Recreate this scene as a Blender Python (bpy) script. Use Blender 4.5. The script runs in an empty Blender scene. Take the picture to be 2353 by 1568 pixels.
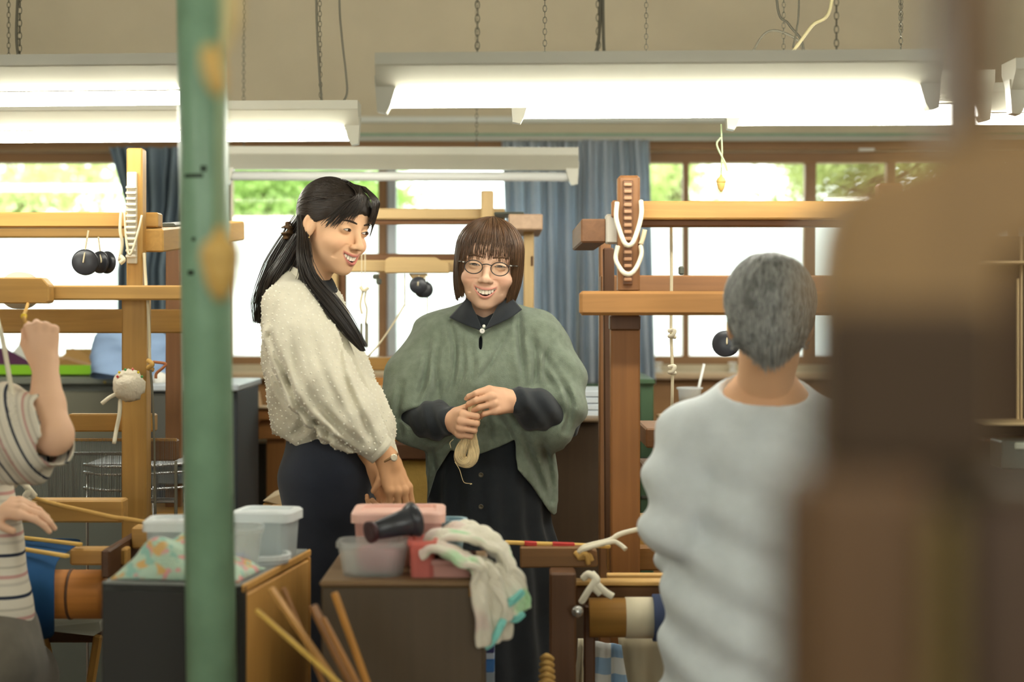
import bpy, bmesh, math, random
import numpy as np
from mathutils import Vector, Matrix, Euler

# ------------------------------------------------------------------ camera, world, light
SC = bpy.context.scene
FPX = 3922.0            # focal length in pixels of the 2353 px wide frame
CX, HY, CAMZ = 1176.5, 700.0, 1.40
cam_d = bpy.data.cameras.new('camera')
cam = bpy.data.objects.new('camera', cam_d)
SC.collection.objects.link(cam)
cam.location = (0, 0, CAMZ)
cam.rotation_euler = (math.pi / 2, 0, 0)
cam_d.sensor_width = 36.0
cam_d.lens = 36.0 * FPX / 2353.0
cam_d.shift_y = -(784.0 - HY) / 2353.0
cam_d.clip_start = 0.05
cam_d.dof.use_dof = True
cam_d.dof.focus_distance = 4.42
cam_d.dof.aperture_fstop = 2.1
SC.camera = cam
SC.view_settings.view_transform = 'Standard'
SC.view_settings.look = 'None'
SC.view_settings.gamma = 1.0
SC.view_settings.use_curve_mapping = False
SC.view_settings.exposure = 1.22
world = bpy.data.worlds.new('overcast_sky')
SC.world = world
world.use_nodes = True
bg = world.node_tree.nodes['Background']
bg.inputs[0].default_value = (0.95, 1.0, 0.95, 1)
bg.inputs[1].default_value = 2.5
TUBE_POWER = 21.0
SC.cycles.max_bounces = 6
SC.cycles.diffuse_bounces = 3
SC.cycles.glossy_bounces = 2
SC.cycles.transmission_bounces = 4
SC.cycles.transparent_max_bounces = 10
SC.cycles.caustics_reflective = False
SC.cycles.caustics_refractive = False

# ------------------------------------------------------------------ helpers
C = SC.collection
rng = random.Random(7)
nrg = np.random.default_rng(11)

def P(px, py, D):
    return Vector(((px - CX) / FPX * D, D, CAMZ - (py - HY) / FPX * D))
def XX(px, D): return (px - CX) / FPX * D
def ZZ(py, D): return CAMZ - (py - HY) / FPX * D
def S(n, D): return n * D / FPX

def lin(c):
    r = []
    for v in c[:3]:
        v = v / 255.0
        r.append(v / 12.92 if v <= 0.04045 else ((v + 0.055) / 1.055) ** 2.4)
    return (r[0], r[1], r[2], 1.0)

MATS = {}
def mat(name, col, rough=0.6, spec=0.3, metal=0.0, var=0.0, vscale=20.0, bump=0.0, bscale=200.0,
        alpha=1.0, sheen=0.0, sss=0.0, coat=0.0, trans=0.0):
    if name in MATS: return MATS[name]
    m = bpy.data.materials.new(name); m.use_nodes = True
    nt = m.node_tree; b = nt.nodes['Principled BSDF']
    c = lin(col)
    b.inputs['Base Color'].default_value = c
    b.inputs['Roughness'].default_value = rough
    b.inputs['Specular IOR Level'].default_value = spec
    b.inputs['Metallic'].default_value = metal
    if sheen: b.inputs['Sheen Weight'].default_value = sheen
    if coat: b.inputs['Coat Weight'].default_value = coat
    if sss:
        b.inputs['Subsurface Weight'].default_value = sss
        b.inputs['Subsurface Radius'].default_value = (0.012, 0.004, 0.002)
        b.inputs['Subsurface Scale'].default_value = 1.0
    if trans: b.inputs['Transmission Weight'].default_value = trans
    tc = nt.nodes.new('ShaderNodeTexCoord')
    if var > 0:
        n = nt.nodes.new('ShaderNodeTexNoise'); n.inputs['Scale'].default_value = vscale; n.inputs['Detail'].default_value = 4
        nt.links.new(tc.outputs['Object'], n.inputs['Vector'])
        r = nt.nodes.new('ShaderNodeMapRange')
        r.inputs[1].default_value = 0.3; r.inputs[2].default_value = 0.7
        r.inputs[3].default_value = 1 - var; r.inputs[4].default_value = 1 + var
        nt.links.new(n.outputs['Fac'], r.inputs[0])
        mx = nt.nodes.new('ShaderNodeVectorMath'); mx.operation = 'SCALE'
        mx.inputs[0].default_value = c[:3]
        nt.links.new(r.outputs[0], mx.inputs['Scale'])
        nt.links.new(mx.outputs[0], b.inputs['Base Color'])
    if bump > 0:
        n2 = nt.nodes.new('ShaderNodeTexNoise'); n2.inputs['Scale'].default_value = bscale; n2.inputs['Detail'].default_value = 3
        nt.links.new(tc.outputs['Object'], n2.inputs['Vector'])
        bp = nt.nodes.new('ShaderNodeBump'); bp.inputs['Strength'].default_value = bump; bp.inputs['Distance'].default_value = 0.004
        nt.links.new(n2.outputs['Fac'], bp.inputs['Height'])
        nt.links.new(bp.outputs[0], b.inputs['Normal'])
    if alpha < 1.0:
        b.inputs['Alpha'].default_value = alpha
    MATS[name] = m
    return m

def wood(name, col, axis='X', contrast=0.22, rough=0.5):
    if name in MATS: return MATS[name]
    m = bpy.data.materials.new(name); m.use_nodes = True
    nt = m.node_tree; b = nt.nodes['Principled BSDF']
    c = lin(col)
    tc = nt.nodes.new('ShaderNodeTexCoord')
    mp = nt.nodes.new('ShaderNodeMapping')
    sc = {'X': (2.2, 45, 45), 'Y': (45, 2.2, 45), 'Z': (45, 45, 2.2)}[axis]
    mp.inputs['Scale'].default_value = sc
    nt.links.new(tc.outputs['Object'], mp.inputs['Vector'])
    n = nt.nodes.new('ShaderNodeTexNoise'); n.inputs['Scale'].default_value = 1.0; n.inputs['Detail'].default_value = 6; n.inputs['Distortion'].default_value = 0.6
    nt.links.new(mp.outputs[0], n.inputs['Vector'])
    n2 = nt.nodes.new('ShaderNodeTexNoise'); n2.inputs['Scale'].default_value = 5.0
    nt.links.new(tc.outputs['Object'], n2.inputs['Vector'])
    ad = nt.nodes.new('ShaderNodeMath'); ad.operation = 'MULTIPLY_ADD'; ad.inputs[1].default_value = 0.6
    nt.links.new(n2.outputs['Fac'], ad.inputs[0]); nt.links.new(n.outputs['Fac'], ad.inputs[2])
    r = nt.nodes.new('ShaderNodeMapRange')
    r.inputs[1].default_value = 0.5; r.inputs[2].default_value = 1.1
    r.inputs[3].default_value = 1 - contrast; r.inputs[4].default_value = 1 + contrast
    nt.links.new(ad.outputs[0], r.inputs[0])
    mx = nt.nodes.new('ShaderNodeVectorMath'); mx.operation = 'SCALE'; mx.inputs[0].default_value = c[:3]
    nt.links.new(r.outputs[0], mx.inputs['Scale'])
    nt.links.new(mx.outputs[0], b.inputs['Base Color'])
    b.inputs['Roughness'].default_value = rough
    b.inputs['Specular IOR Level'].default_value = 0.35
    bp = nt.nodes.new('ShaderNodeBump'); bp.inputs['Strength'].default_value = 0.15; bp.inputs['Distance'].default_value = 0.002
    nt.links.new(n.outputs['Fac'], bp.inputs['Height']); nt.links.new(bp.outputs[0], b.inputs['Normal'])
    MATS[name] = m
    return m

def emis(name, col, strength):
    if name in MATS: return MATS[name]
    m = bpy.data.materials.new(name); m.use_nodes = True
    nt = m.node_tree; b = nt.nodes['Principled BSDF']
    b.inputs['Base Color'].default_value = (0.9, 0.9, 0.9, 1)
    b.inputs['Emission Color'].default_value = col
    b.inputs['Emission Strength'].default_value = strength
    MATS[name] = m
    return m

def clear_glass(name='clear_glass', refl=.06):
    if name in MATS: return MATS[name]
    m = bpy.data.materials.new(name); m.use_nodes = True
    nt = m.node_tree; nt.nodes.remove(nt.nodes['Principled BSDF'])
    t = nt.nodes.new('ShaderNodeBsdfTransparent'); t.inputs[0].default_value = (0.95, 0.98, 0.96, 1)
    g = nt.nodes.new('ShaderNodeBsdfGlossy'); g.inputs['Roughness'].default_value = 0.02
    mx = nt.nodes.new('ShaderNodeMixShader'); mx.inputs[0].default_value = refl
    nt.links.new(t.outputs[0], mx.inputs[1]); nt.links.new(g.outputs[0], mx.inputs[2])
    nt.links.new(mx.outputs[0], nt.nodes['Material Output'].inputs[0])
    MATS[name] = m
    return m

def plastic_clear(name, col, fac=0.55):
    """milky see-through plastic: part transparent, part translucent white"""
    if name in MATS: return MATS[name]
    m = bpy.data.materials.new(name); m.use_nodes = True
    nt = m.node_tree; b = nt.nodes['Principled BSDF']
    b.inputs['Base Color'].default_value = lin(col); b.inputs['Roughness'].default_value = 0.3
    t = nt.nodes.new('ShaderNodeBsdfTransparent')
    l = nt.nodes.new('ShaderNodeBsdfTranslucent'); l.inputs[0].default_value = lin(col)
    m1 = nt.nodes.new('ShaderNodeMixShader'); m1.inputs[0].default_value = 0.35
    nt.links.new(b.outputs[0], m1.inputs[1]); nt.links.new(l.outputs[0], m1.inputs[2])
    m2 = nt.nodes.new('ShaderNodeMixShader'); m2.inputs[0].default_value = fac
    nt.links.new(t.outputs[0], m2.inputs[1]); nt.links.new(m1.outputs[0], m2.inputs[2])
    nt.links.new(m2.outputs[0], nt.nodes['Material Output'].inputs[0])
    MATS[name] = m
    return m

def frosted():
    if 'frosted_glass' in MATS: return MATS['frosted_glass']
    m = bpy.data.materials.new('frosted_glass'); m.use_nodes = True
    nt = m.node_tree; b = nt.nodes['Principled BSDF']
    b.inputs['Base Color'].default_value = (0.8, 0.85, 0.85, 1); b.inputs['Roughness'].default_value = 0.35
    l = nt.nodes.new('ShaderNodeBsdfTranslucent'); l.inputs[0].default_value = (0.90, 0.96, 0.97, 1)
    t = nt.nodes.new('ShaderNodeBsdfTransparent')
    m1 = nt.nodes.new('ShaderNodeMixShader'); m1.inputs[0].default_value = 0.85
    nt.links.new(b.outputs[0], m1.inputs[1]); nt.links.new(l.outputs[0], m1.inputs[2])
    m2 = nt.nodes.new('ShaderNodeMixShader'); m2.inputs[0].default_value = 0.12
    nt.links.new(m1.outputs[0], m2.inputs[1]); nt.links.new(t.outputs[0], m2.inputs[2])
    nt.links.new(m2.outputs[0], nt.nodes['Material Output'].inputs[0])
    MATS['frosted_glass'] = m
    return m

# ---- objects
def link(o, parent=None):
    C.objects.link(o)
    if parent is not None:
        o.parent = parent
        o.matrix_parent_inverse = Matrix.Translation(-Vector(parent.get('_w', parent.location)))
    return o

def tag(o, label=None, cat=None, group=None, kind=None):
    if label: o['label'] = label
    if cat: o['category'] = cat
    if group: o['group'] = group
    if kind: o['kind'] = kind
    return o

def thing(name, label, cat, loc, group=None):
    o = bpy.data.objects.new(name, None); C.objects.link(o)
    o.location = loc
    o.empty_display_size = 0.05
    return tag(o, label, cat, group)

class MB:
    """collects geometry for ONE mesh"""
    def __init__(s): s.v = []; s.f = []; s.sm = []
    def add(s, v, f, smooth=False):
        k = len(s.v)
        s.v += [tuple(a) for a in v]
        s.f += [tuple(i + k for i in q) for q in f]
        s.sm += [smooth] * len(f)
        return s
    def box(s, lo, hi, bev=0.0):
        v, f = box_geo(lo, hi, bev); return s.add(v, f)
    def beam(s, a, b, w, h, bev=0.003, roll=0.0):
        v, f = beam_geo(a, b, w, h, bev, roll); return s.add(v, f)
    def tube(s, pts, r, n=8, cap=True):
        v, f = tube_geo(pts, r, n, cap); return s.add(v, f, True)
    def lathe(s, prof, n=24, M=None):
        v, f = lathe_geo(prof, n, M); return s.add(v, f, True)
    def build(s, name, m, parent=None, autosmooth=None):
        return ob(name, s.v, s.f, m, parent, s.sm)

def ob(name, v, f, m, parent=None, smooth=False):
    me = bpy.data.meshes.new(name)
    me.from_pydata([tuple(a) for a in v], [], [tuple(q) for q in f])
    if isinstance(smooth, (list, tuple)):
        me.polygons.foreach_set('use_smooth', list(smooth))
    elif smooth:
        me.polygons.foreach_set('use_smooth', [True] * len(me.polygons))
    if m is not None: me.materials.append(m)
    me.update()
    o = bpy.data.objects.new(name, me)
    return link(o, parent)

_bevcache = {}
def box_geo(lo, hi, bev=0.0):
    lo = Vector(lo); hi = Vector(hi)
    d = hi - lo
    b = min(bev, min(abs(d.x), abs(d.y), abs(d.z)) * 0.45)
    if b <= 0:
        v = [Vector((x, y, z)) for z in (lo.z, hi.z) for y in (lo.y, hi.y) for x in (lo.x, hi.x)]
        f = [(0, 2, 3, 1), (4, 5, 7, 6), (0, 1, 5, 4), (2, 6, 7, 3), (0, 4, 6, 2), (1, 3, 7, 5)]
        return v, f
    bm = bmesh.new()
    bmesh.ops.create_cube(bm, size=1.0)
    c = (lo + hi) / 2
    for w in bm.verts:
        w.co = Vector((c.x + w.co.x * d.x, c.y + w.co.y * d.y, c.z + w.co.z * d.z))
    bmesh.ops.bevel(bm, geom=list(bm.edges), offset=b, segments=1, affect='EDGES', profile=0.5)
    bm.verts.index_update()
    v = [w.co.copy() for w in bm.verts]; f = [[w.index for w in q.verts] for q in bm.faces]
    bm.free()
    return v, f

def frame_of(d, roll=0.0):
    d = Vector(d).normalized()
    up = Vector((0, 0, 1)) if abs(d.z) < 0.95 else Vector((0, 1, 0))
    x = d.cross(up).normalized(); y = x.cross(d).normalized()
    if roll:
        x, y = x * math.cos(roll) + y * math.sin(roll), y * math.cos(roll) - x * math.sin(roll)
    return x, d, y

def beam_geo(a, b, w, h, bev=0.003, roll=0.0):
    a = Vector(a); b = Vector(b); L = (b - a).length
    x, d, y = frame_of(b - a, roll)
    v, f = box_geo((-w / 2, 0, -h / 2), (w / 2, L, h / 2), bev)
    return [a + x * p.x + d * p.y + y * p.z for p in v], f

def tube_geo(pts, r, n=8, cap=True):
    pts = [Vector(p) for p in pts]
    m = len(pts)
    rr = r if isinstance(r, (list, tuple)) else [r] * m
    v = []; f = []
    x = None
    for i, p in enumerate(pts):
        d = (pts[min(i + 1, m - 1)] - pts[max(i - 1, 0)])
        if d.length < 1e-9: d = Vector((0, 0, 1))
        d.normalize()
        if x is None:
            x, _, y = frame_of(d)
        else:
            x = (x - d * x.dot(d))
            if x.length < 1e-6: x, _, y = frame_of(d)
            x.normalize(); y = d.cross(x)
            y = -y if False else y
        y = x.cross(d)
        for k in range(n):
            t = 2 * math.pi * k / n
            v.append(p + (x * math.cos(t) + y * math.sin(t)) * rr[i])
    for i in range(m - 1):
        for k in range(n):
            f.append((i * n + k, i * n + (k + 1) % n, (i + 1) * n + (k + 1) % n, (i + 1) * n + k))
    if cap:
        f.append(tuple(range(n))[::-1]); f.append(tuple((m - 1) * n + k for k in range(n)))
    return v, f

def spline(pts, n=8):
    """Catmull-Rom through pts"""
    pts = [Vector(p) for p in pts]
    if len(pts) < 3: return [pts[0].lerp(pts[-1], i / n) for i in range(n + 1)]
    q = [pts[0] * 2 - pts[1]] + pts + [pts[-1] * 2 - pts[-2]]
    out = []
    for i in range(1, len(q) - 2):
        p0, p1, p2, p3 = q[i - 1], q[i], q[i + 1], q[i + 2]
        for k in range(n):
            t = k / n
            out.append(0.5 * ((2 * p1) + (p2 - p0) * t + (2 * p0 - 5 * p1 + 4 * p2 - p3) * t * t + (3 * p1 - p0 - 3 * p2 + p3) * t ** 3))
    out.append(pts[-1])
    return out

def lathe_geo(prof, n=24, M=None):
    """prof: (radius, height) about local Z, M places it"""
    v = []; f = []
    for (r, h) in prof:
        for k in range(n):
            t = 2 * math.pi * k / n
            p = Vector((max(r, 1e-5) * math.cos(t), max(r, 1e-5) * math.sin(t), h))
            v.append(M @ p if M else p)
    for i in range(len(prof) - 1):
        for k in range(n):
            f.append((i * n + k, i * n + (k + 1) % n, (i + 1) * n + (k + 1) % n, (i + 1) * n + k))
    f.append(tuple(range(n))[::-1]); f.append(tuple((len(prof) - 1) * n + k for k in range(n)))
    return v, f

def axisM(pos, d):
    """matrix taking local Z to direction d at pos"""
    d = Vector(d).normalized()
    q = Vector((0, 0, 1)).rotation_difference(d)
    return Matrix.Translation(Vector(pos)) @ q.to_matrix().to_4x4()

def pb(name, x0, y0, x1, y1, D, depth, m, parent=None, bev=0.004):
    """box whose front face stands D in front of the camera plane and spans these photo coordinates"""
    b = MB(); b.box((XX(x0, D), D, ZZ(y1, D)), (XX(x1, D), D + depth, ZZ(y0, D)), bev)
    return b.build(name, m, parent)

def bm_(name, a, b, w, h, m, parent=None, bev=0.004, roll=0.0):
    return MB().beam(a, b, w, h, bev, roll).build(name, m, parent)
def tb(name, pts, r, m, parent=None, n=8):
    return MB().tube(pts, r, n).build(name, m, parent)

def copy_tree(o, parent=None):
    c = o.copy(); C.objects.link(c); c.parent = parent
    for ch in list(o.children): copy_tree(ch, c)
    return c
# ------------------------------------------------------------------ the room
BW = 7.40                                   # the window wall
M_plaster = mat('plaster_beige', (208, 196, 168), 0.95, 0.1, var=0.06, vscale=3, bump=0.25, bscale=60)
M_ceil = mat('ceiling_board', (196, 190, 172), 0.95, 0.1, var=0.04, vscale=4)
M_floor = wood('floor_boards', (112, 84, 58), 'X', 0.2)
M_frame = wood('window_wood', (150, 112, 72), 'X', 0.15)
M_framev = wood('window_wood_upright', (150, 112, 72), 'Z', 0.15)
M_alu = mat('sash_metal', (170, 176, 178), 0.4, 0.5, metal=0.3)
M_green = mat('green_paint', (130, 168, 138), 0.38, 0.5, var=0.10, vscale=14, bump=0.08, bscale=40)
M_greytrim = mat('grey_trim', (108, 104, 92), 0.7)

def struct(o): o['kind'] = 'structure'; return o
RX0, RX1, RY0, RH = -4.6, 4.9, -3.4, 3.15
b = MB(); b.box((RX0, RY0, -0.1), (RX1, BW + 0.14, 0)); struct(b.build('floor', M_floor))
b = MB(); b.box((RX0, RY0, RH), (RX1, BW + 0.14, RH + 0.1)); struct(b.build('ceiling', M_ceil))
b = MB(); b.box((RX0 - 0.12, RY0, 0), (RX0, BW, RH)); struct(b.build('wall_left', M_plaster))
b = MB(); b.box((RX1, RY0, 0), (RX1 + 0.12, BW, RH)); struct(b.build('wall_right', M_plaster))
# unseen camera-side wall; its two window openings added to let daylight in
b = MB(); yy0, yy1 = RY0 - 0.12, RY0
for lo, hi in (((RX0, 0), (RX1, 0.95)), ((RX0, 2.4), (RX1, RH)), ((RX0, 0.95), (-3.4, 2.4)), ((-1.2, 0.95), (1.0, 2.4)), ((3.2, 0.95), (RX1, 2.4))):
    b.box((lo[0], yy0, lo[1]), (hi[0], yy1, hi[1]))
struct(b.build('wall_front', M_plaster))
# window wall
WZ0, WZ1 = ZZ(838, BW), ZZ(350, BW)
W = [(-420, 425), (505, 1322), (1352, 2760)]
b = MB()
b.box((RX0, BW, WZ1), (RX1, BW + 0.14, RH)); b.box((RX0, BW, 0), (RX1, BW + 0.14, WZ0))
xs = [RX0] + [XX(v, BW) for w in W for v in w] + [RX1]
for i in range(0, len(xs), 2):
    if xs[i + 1] > xs[i]: b.box((xs[i], BW, WZ0), (xs[i + 1], BW + 0.14, WZ1))
struct(b.build('wall_back', M_plaster))
# trims on the window wall
b = MB(); b.box((RX0, BW - 0.05, ZZ(324, BW)), (RX1, BW, ZZ(309, BW)), 0.004); struct(b.build('trim_1', M_green))
b = MB(); b.box((RX0, BW - 0.07, ZZ(348, BW)), (RX1, BW, ZZ(325, BW)), 0.004); struct(b.build('trim_2', M_frame))
b = MB(); b.box((RX0, BW - 0.03, ZZ(283, BW)), (RX1, BW, ZZ(269, BW)), 0.003); struct(b.build('trim_3', mat('white_duct', (226, 228, 218), 0.5)))
b = MB(); b.box((RX0, BW - 0.16, ZZ(872, BW - .16)), (RX1, BW, ZZ(858, BW - .16)), 0.005); struct(b.build('trim_4', mat('sill_cream', (214, 186, 150), 0.6)))
b = MB(); b.box((RX0, BW - 0.05, 0), (RX1, BW, ZZ(873, BW - .05)), 0.004); struct(b.build('trim_5', wood('wainscot', (164, 120, 70), 'X', 0.15)))

def window(n, x0, x1, mulls, rail=True):
    X0, X1 = XX(x0, BW), XX(x1, BW)
    r = bpy.data.objects.new('window_%d' % n, None); C.objects.link(r); r.location = ((X0 + X1) / 2, BW, WZ0)
    r['kind'] = 'structure'
    def bar(nm, a0, a1, z0, z1, m, y0=0.0, y1=0.1): return MB().box((a0, BW + y0, z0), (a1, BW + y1, z1), 0.004).build(nm, m, r)
    t = 0.045
    bar('head_frame', X0, X1, WZ1 - t, WZ1, M_frame); bar('sill_frame', X0, X1, WZ0, WZ0 + t * 0.8, M_frame)
    bar('jamb', X0, X0 + t, WZ0, WZ1, M_framev); bar('jamb', X1 - t, X1, WZ0, WZ1, M_framev)
    edges = [X0 + t]
    for (mx, w, k) in mulls:
        a = XX(mx, BW); ww = S(w, BW)
        bar('mullion', a - ww / 2, a + ww / 2, WZ0 + .03, WZ1 - .04, M_framev, 0.005, 0.06)
        if k: bar('sash_stile', a + ww / 2, a + ww / 2 + S(22, BW), WZ0 + .03, WZ1 - .04, M_alu, 0.02, 0.07)
        edges += [a]
    edges += [X1 - t]
    ZM = ZZ(513, BW)
    for i in range(len(edges) - 1):
        e0, e1 = edges[i], edges[i + 1]
        bar('pane', e0, e1, ZM, WZ1 - t, clear_glass(), 0.045, 0.049)
        bar('frosted_pane', e0, e1, WZ0 + t * .7, ZM, frosted(), 0.045, 0.049)
window(1, *W[0], [(-180, 18, 1), (310, 18, 0)])
window(2, *W[1], [(878, 20, 1), (1190, 20, 0)])
window(3, *W[2], [(1440, 14, 0), (1577, 14, 0), (1864, 26, 0), (2050, 20, 0), (2330, 20, 1)])
# white sticker on the window head frame
b = MB(); b.box((XX(1974, BW - .075), BW - .0735, ZZ(348, BW - .075)), (XX(2010, BW - .075), BW - .0705, ZZ(341, BW - .075)))
tag(b.build('paper_sticker', mat('paper_white', (232, 232, 224), 0.8)), 'small white paper sticker on the wooden head rail above the right window', 'sticker')

# ------------------------------------------------------------------ outdoors
b = MB(); b.box((-14, BW + 0.2, -0.4), (14, 30, -0.3)); struct(b.build('ground_outside', mat('ground_pale', (150, 150, 120), 0.95, var=0.1, vscale=2)))
def leaf_mat(name, col):
    if name in MATS: return MATS[name]
    m = mat(name, col, 0.5, 0.3, var=0.35, vscale=3.0)
    nt = m.node_tree; bs = nt.nodes['Principled BSDF']
    l = nt.nodes.new('ShaderNodeBsdfTranslucent'); l.inputs[0].default_value = lin(col)
    mx = nt.nodes.new('ShaderNodeMixShader'); mx.inputs[0].default_value = 0.45
    nt.links.new(bs.outputs[0], mx.inputs[1]); nt.links.new(l.outputs[0], mx.inputs[2])
    nt.links.new(mx.outputs[0], nt.nodes['Material Output'].inputs[0])
    return m
def shrub(name, label, px, py, D, rx, rz, n, leaf, m, seed):
    c = P(px, py, D); g = np.random.default_rng(seed)
    r = thing(name, label, 'tree', (c.x, c.y, -0.3), 'trees outside the windows')
    # clumps of leaves on a branching crown
    nc = 26
    cl = g.normal(size=(nc, 3)); cl /= np.linalg.norm(cl, axis=1)[:, None]
    cl *= (g.random(nc) ** 0.4)[:, None]
    cl = cl * np.array([rx, rx * 0.8, rz]) + np.array([c.x, c.y, c.z])
    k = g.integers(0, nc, n)
    pos = cl[k] + g.normal(size=(n, 3)) * np.array([rx, rx, rz]) * 0.17
    a = g.normal(size=(n, 3)); a /= np.linalg.norm(a, axis=1)[:, None]
    bb = np.cross(a, g.normal(size=(n, 3))); bb /= np.linalg.norm(bb, axis=1)[:, None]
    L = leaf * (0.6 + 0.8 * g.random(n))[:, None]
    v = np.stack([pos - a * L, pos - bb * L * .4, pos + a * L, pos + bb * L * .4], 1).reshape(-1, 3)
    f = np.arange(n * 4).reshape(-1, 4)
    o = ob('foliage', v, f.tolist(), m, r); o['kind'] = 'stuff'
    t = MB(); t.tube([(c.x, c.y, -0.3), (c.x + .05, c.y, c.z - rz * .3), (c.x, c.y, c.z + rz * .3)], [.07, .05, .02])
    for i in range(0, nc, 3): t.tube([(c.x, c.y, c.z - rz * .4), tuple(cl[i])], [.02, .008], 5)
    t.build('trunk', wood('bark', (92, 74, 56), 'Z'), r)
shrub('garden_tree', 'dense mid green leafy tree seen through the middle window beside the green post', 625, 440, 11.0, 0.75, 0.42, 9000, .035, leaf_mat('leaf_mid', (172, 202, 122)), 3)
shrub('garden_tree', 'pale yellow green tree outside the left window', 60, 400, 13.0, 1.0, 0.6, 5000, .04, leaf_mat('leaf_pale', (206, 220, 160)), 4)
shrub('garden_tree', 'pale tree outside the right window beside the curtain edge', 1545, 390, 13.5, 0.7, 0.6, 3500, .04, leaf_mat('leaf_pale', (206, 220, 160)), 5)
shrub('garden_tree', 'olive green tree at the far right end of the windows', 2010, 395, 12.5, 0.8, 0.5, 5000, .04, leaf_mat('leaf_olive', (160, 170, 110)), 6)

# ------------------------------------------------------------------ fluorescent lamps
M_white = mat('lamp_enamel', (186, 184, 166), 0.35, 0.5, var=0.04, vscale=5)
M_tube = emis('tube_glow', (1.0, 0.98, 0.88, 1), TUBE_POWER)
M_tubeoff = mat('tube_unlit', (232, 234, 228), 0.25, 0.5)
M_chain = mat('chain_steel', (112, 108, 92), 0.45, 0.5, metal=0.5)
M_cable = mat('lamp_cable', (112, 108, 92), 0.6)
def chain_mb(a, b, link_l=0.019, r=0.0011):
    a = Vector(a); b2 = Vector(b); L = (b2 - a).length; n = max(3, int(L / (link_l * 0.78)))
    m = MB(); d = (b2 - a) / n; dn = d.normalized()
    for i in range(n):
        c = a + d * (i + .5); s = Vector((1, 0, 0)) if i % 2 else Vector((0, 1, 0))
        s = (s - dn * s.dot(dn)).normalized()
        pts = []
        for k in range(9):
            t = 2 * math.pi * k / 8
            pts.append(c + dn * math.cos(t) * link_l * 0.5 + s * math.sin(t) * link_l * 0.26)
        m.tube(pts, r, 5, False)
    return m
def lamp(label, pxl, pxr, py_tube, D, chains, lit=True, length=1.23, tilt=0.0, cables=()):
    """box-section fluorescent batten hung on chains; tube under a sloped reflector"""
    if pxr is not None: xr = XX(pxr, D); xl = xr - length
    else: xl = XX(pxl, D); xr = xl + length
    zt = ZZ(py_tube, D)
    r = thing('fluorescent_lamp', label, 'lamp', ((xl + xr) / 2, D, zt), 'hanging fluorescent lamps')
    sl = tilt / length
    sh = lambda v: [Vector((p[0], p[1], p[2] + (p[0] - xl) * sl)) for p in v]
    # housing: trapezoid section
    h0 = zt + 0.022
    sec = [(-0.016, h0), (0.016, h0), (0.056, h0 + 0.046), (0.058, h0 + 0.050), (0.058, h0 + 0.075), (-0.058, h0 + 0.075), (-0.058, h0 + 0.050), (-0.056, h0 + 0.046)]
    v = []; n = len(sec)
    for x in (xl, xr): v += [(x, D + y, z) for y, z in sec]
    f = [(k, (k + 1) % n, n + (k + 1) % n, n + k) for k in range(n)] + [tuple(range(n))[::-1], tuple(range(n, 2 * n))]
    ob('housing', sh(v), f, M_white, r)
    t = MB(); t.tube(sh([(xl + 0.03, D, zt), (xr - 0.03, D, zt)]), 0.0163, 20); t.build('tube', M_tube if lit else M_tubeoff, r)
    for x, s in ((xl, 1), (xr, -1)):
        m = MB()
        q = [(x - s * .004, h0 + .03), (x + s * .05, h0 + .03), (x + s * .032, zt - .012), (x + s * .022, zt - .03), (x + s * .002, zt - .026)]
        if s < 0: q = q[::-1]
        vv = [(a, D - .021, z) for a, z in q] + [(a, D + .021, z) for a, z in q]
        k = len(q)
        m.add(sh(vv), [tuple(range(k)), tuple(range(k, 2 * k))[::-1]] + [(i, k + i, k + (i + 1) % k, (i + 1) % k) for i in range(k)])
        m.build('lamp_holder', M_white, r)
    for cxp, top in chains:
        x = XX(cxp, D); a = Vector((x, D, h0 + .075 + (x - xl) * sl))
        o = chain_mb(a, (XX(top, D), D, RH)).build('chain', M_chain, r); o['kind'] = 'stuff'
    for pts in cables:
        tb('cable', spline([P(*p, D) for p in pts], 8), 0.0035, M_cable, r, 6)
    return r
lamp('lit fluorescent lamp at the top left, its right end behind the green post', None, 470, 236, 4.0, [(45, 50), (-500, -500)], tilt=0.012, cables=[[(45, 150), (38, 60), (52, -200)]])
lamp('lit fluorescent lamp ending just right of the green post, above the woman in white', None, 826, 316, 5.0, [(737, 728), (20, 20)], tilt=0.006, cables=[[(740, 243), (733, 150), (727, 0), (727, -300)], [(785, 240), (797, 215), (795, 170), (785, 80), (780, 0), (780, -200)]])
lamp('long lit fluorescent lamp nearest the camera, its left end above the woman in green', 866, None, 231, 3.75, [(1097, 1098), (1375, 1372), (1922, 1922)], tilt=0.008, cables=[[(1360, 138), (1378, 60), (1380, -300)], [(1390, 135), (1386, 60), (1384, -300)]])
lamp('lit fluorescent lamp hanging right behind and below the nearest lamp', 1176, None, 259, 4.4, [(1252, 1252), (2070, 2070)], tilt=0.006)
lamp('lit fluorescent lamp whose left end hangs over the wooden acorn pull cord', 1668, None, 276, 4.85, [(1485, 1485), (1800, 1805)], tilt=0.004, cables=[[(1700, 180), (1760, 75), (1830, 90), (1850, 130)]])
lamp('unlit dusty fluorescent lamp in front of the blue curtain, above both women', None, 1328, 404, 5.9, [(1095, 1098), (560, 560)], lit=False, tilt=-0.004)
lamp('lit fluorescent lamp cut off by the right edge of the picture', 2318, None, 236, 4.0, [(2400, 2400), (2900, 2900)])
# lamps added beyond view, continuing the rows, to light the scene from the front
for i, (x, y) in enumerate(((-1.9, 1.2), (0.3, 0.25), (2.2, 1.6), (-1.6, -1.4), (0.8, -1.8), (-3.2, 3.2), (3.6, 3.0))):
    zt = 2.2
    lamp('unseen lit fluorescent lamp added to the rows for front light', CX + (x - .6) * FPX / y, None, HY - (zt - CAMZ) * FPX / y, y, [(CX + (x - .4) * FPX / y,) * 2, (CX + (x + .4) * FPX / y,) * 2])
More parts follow.
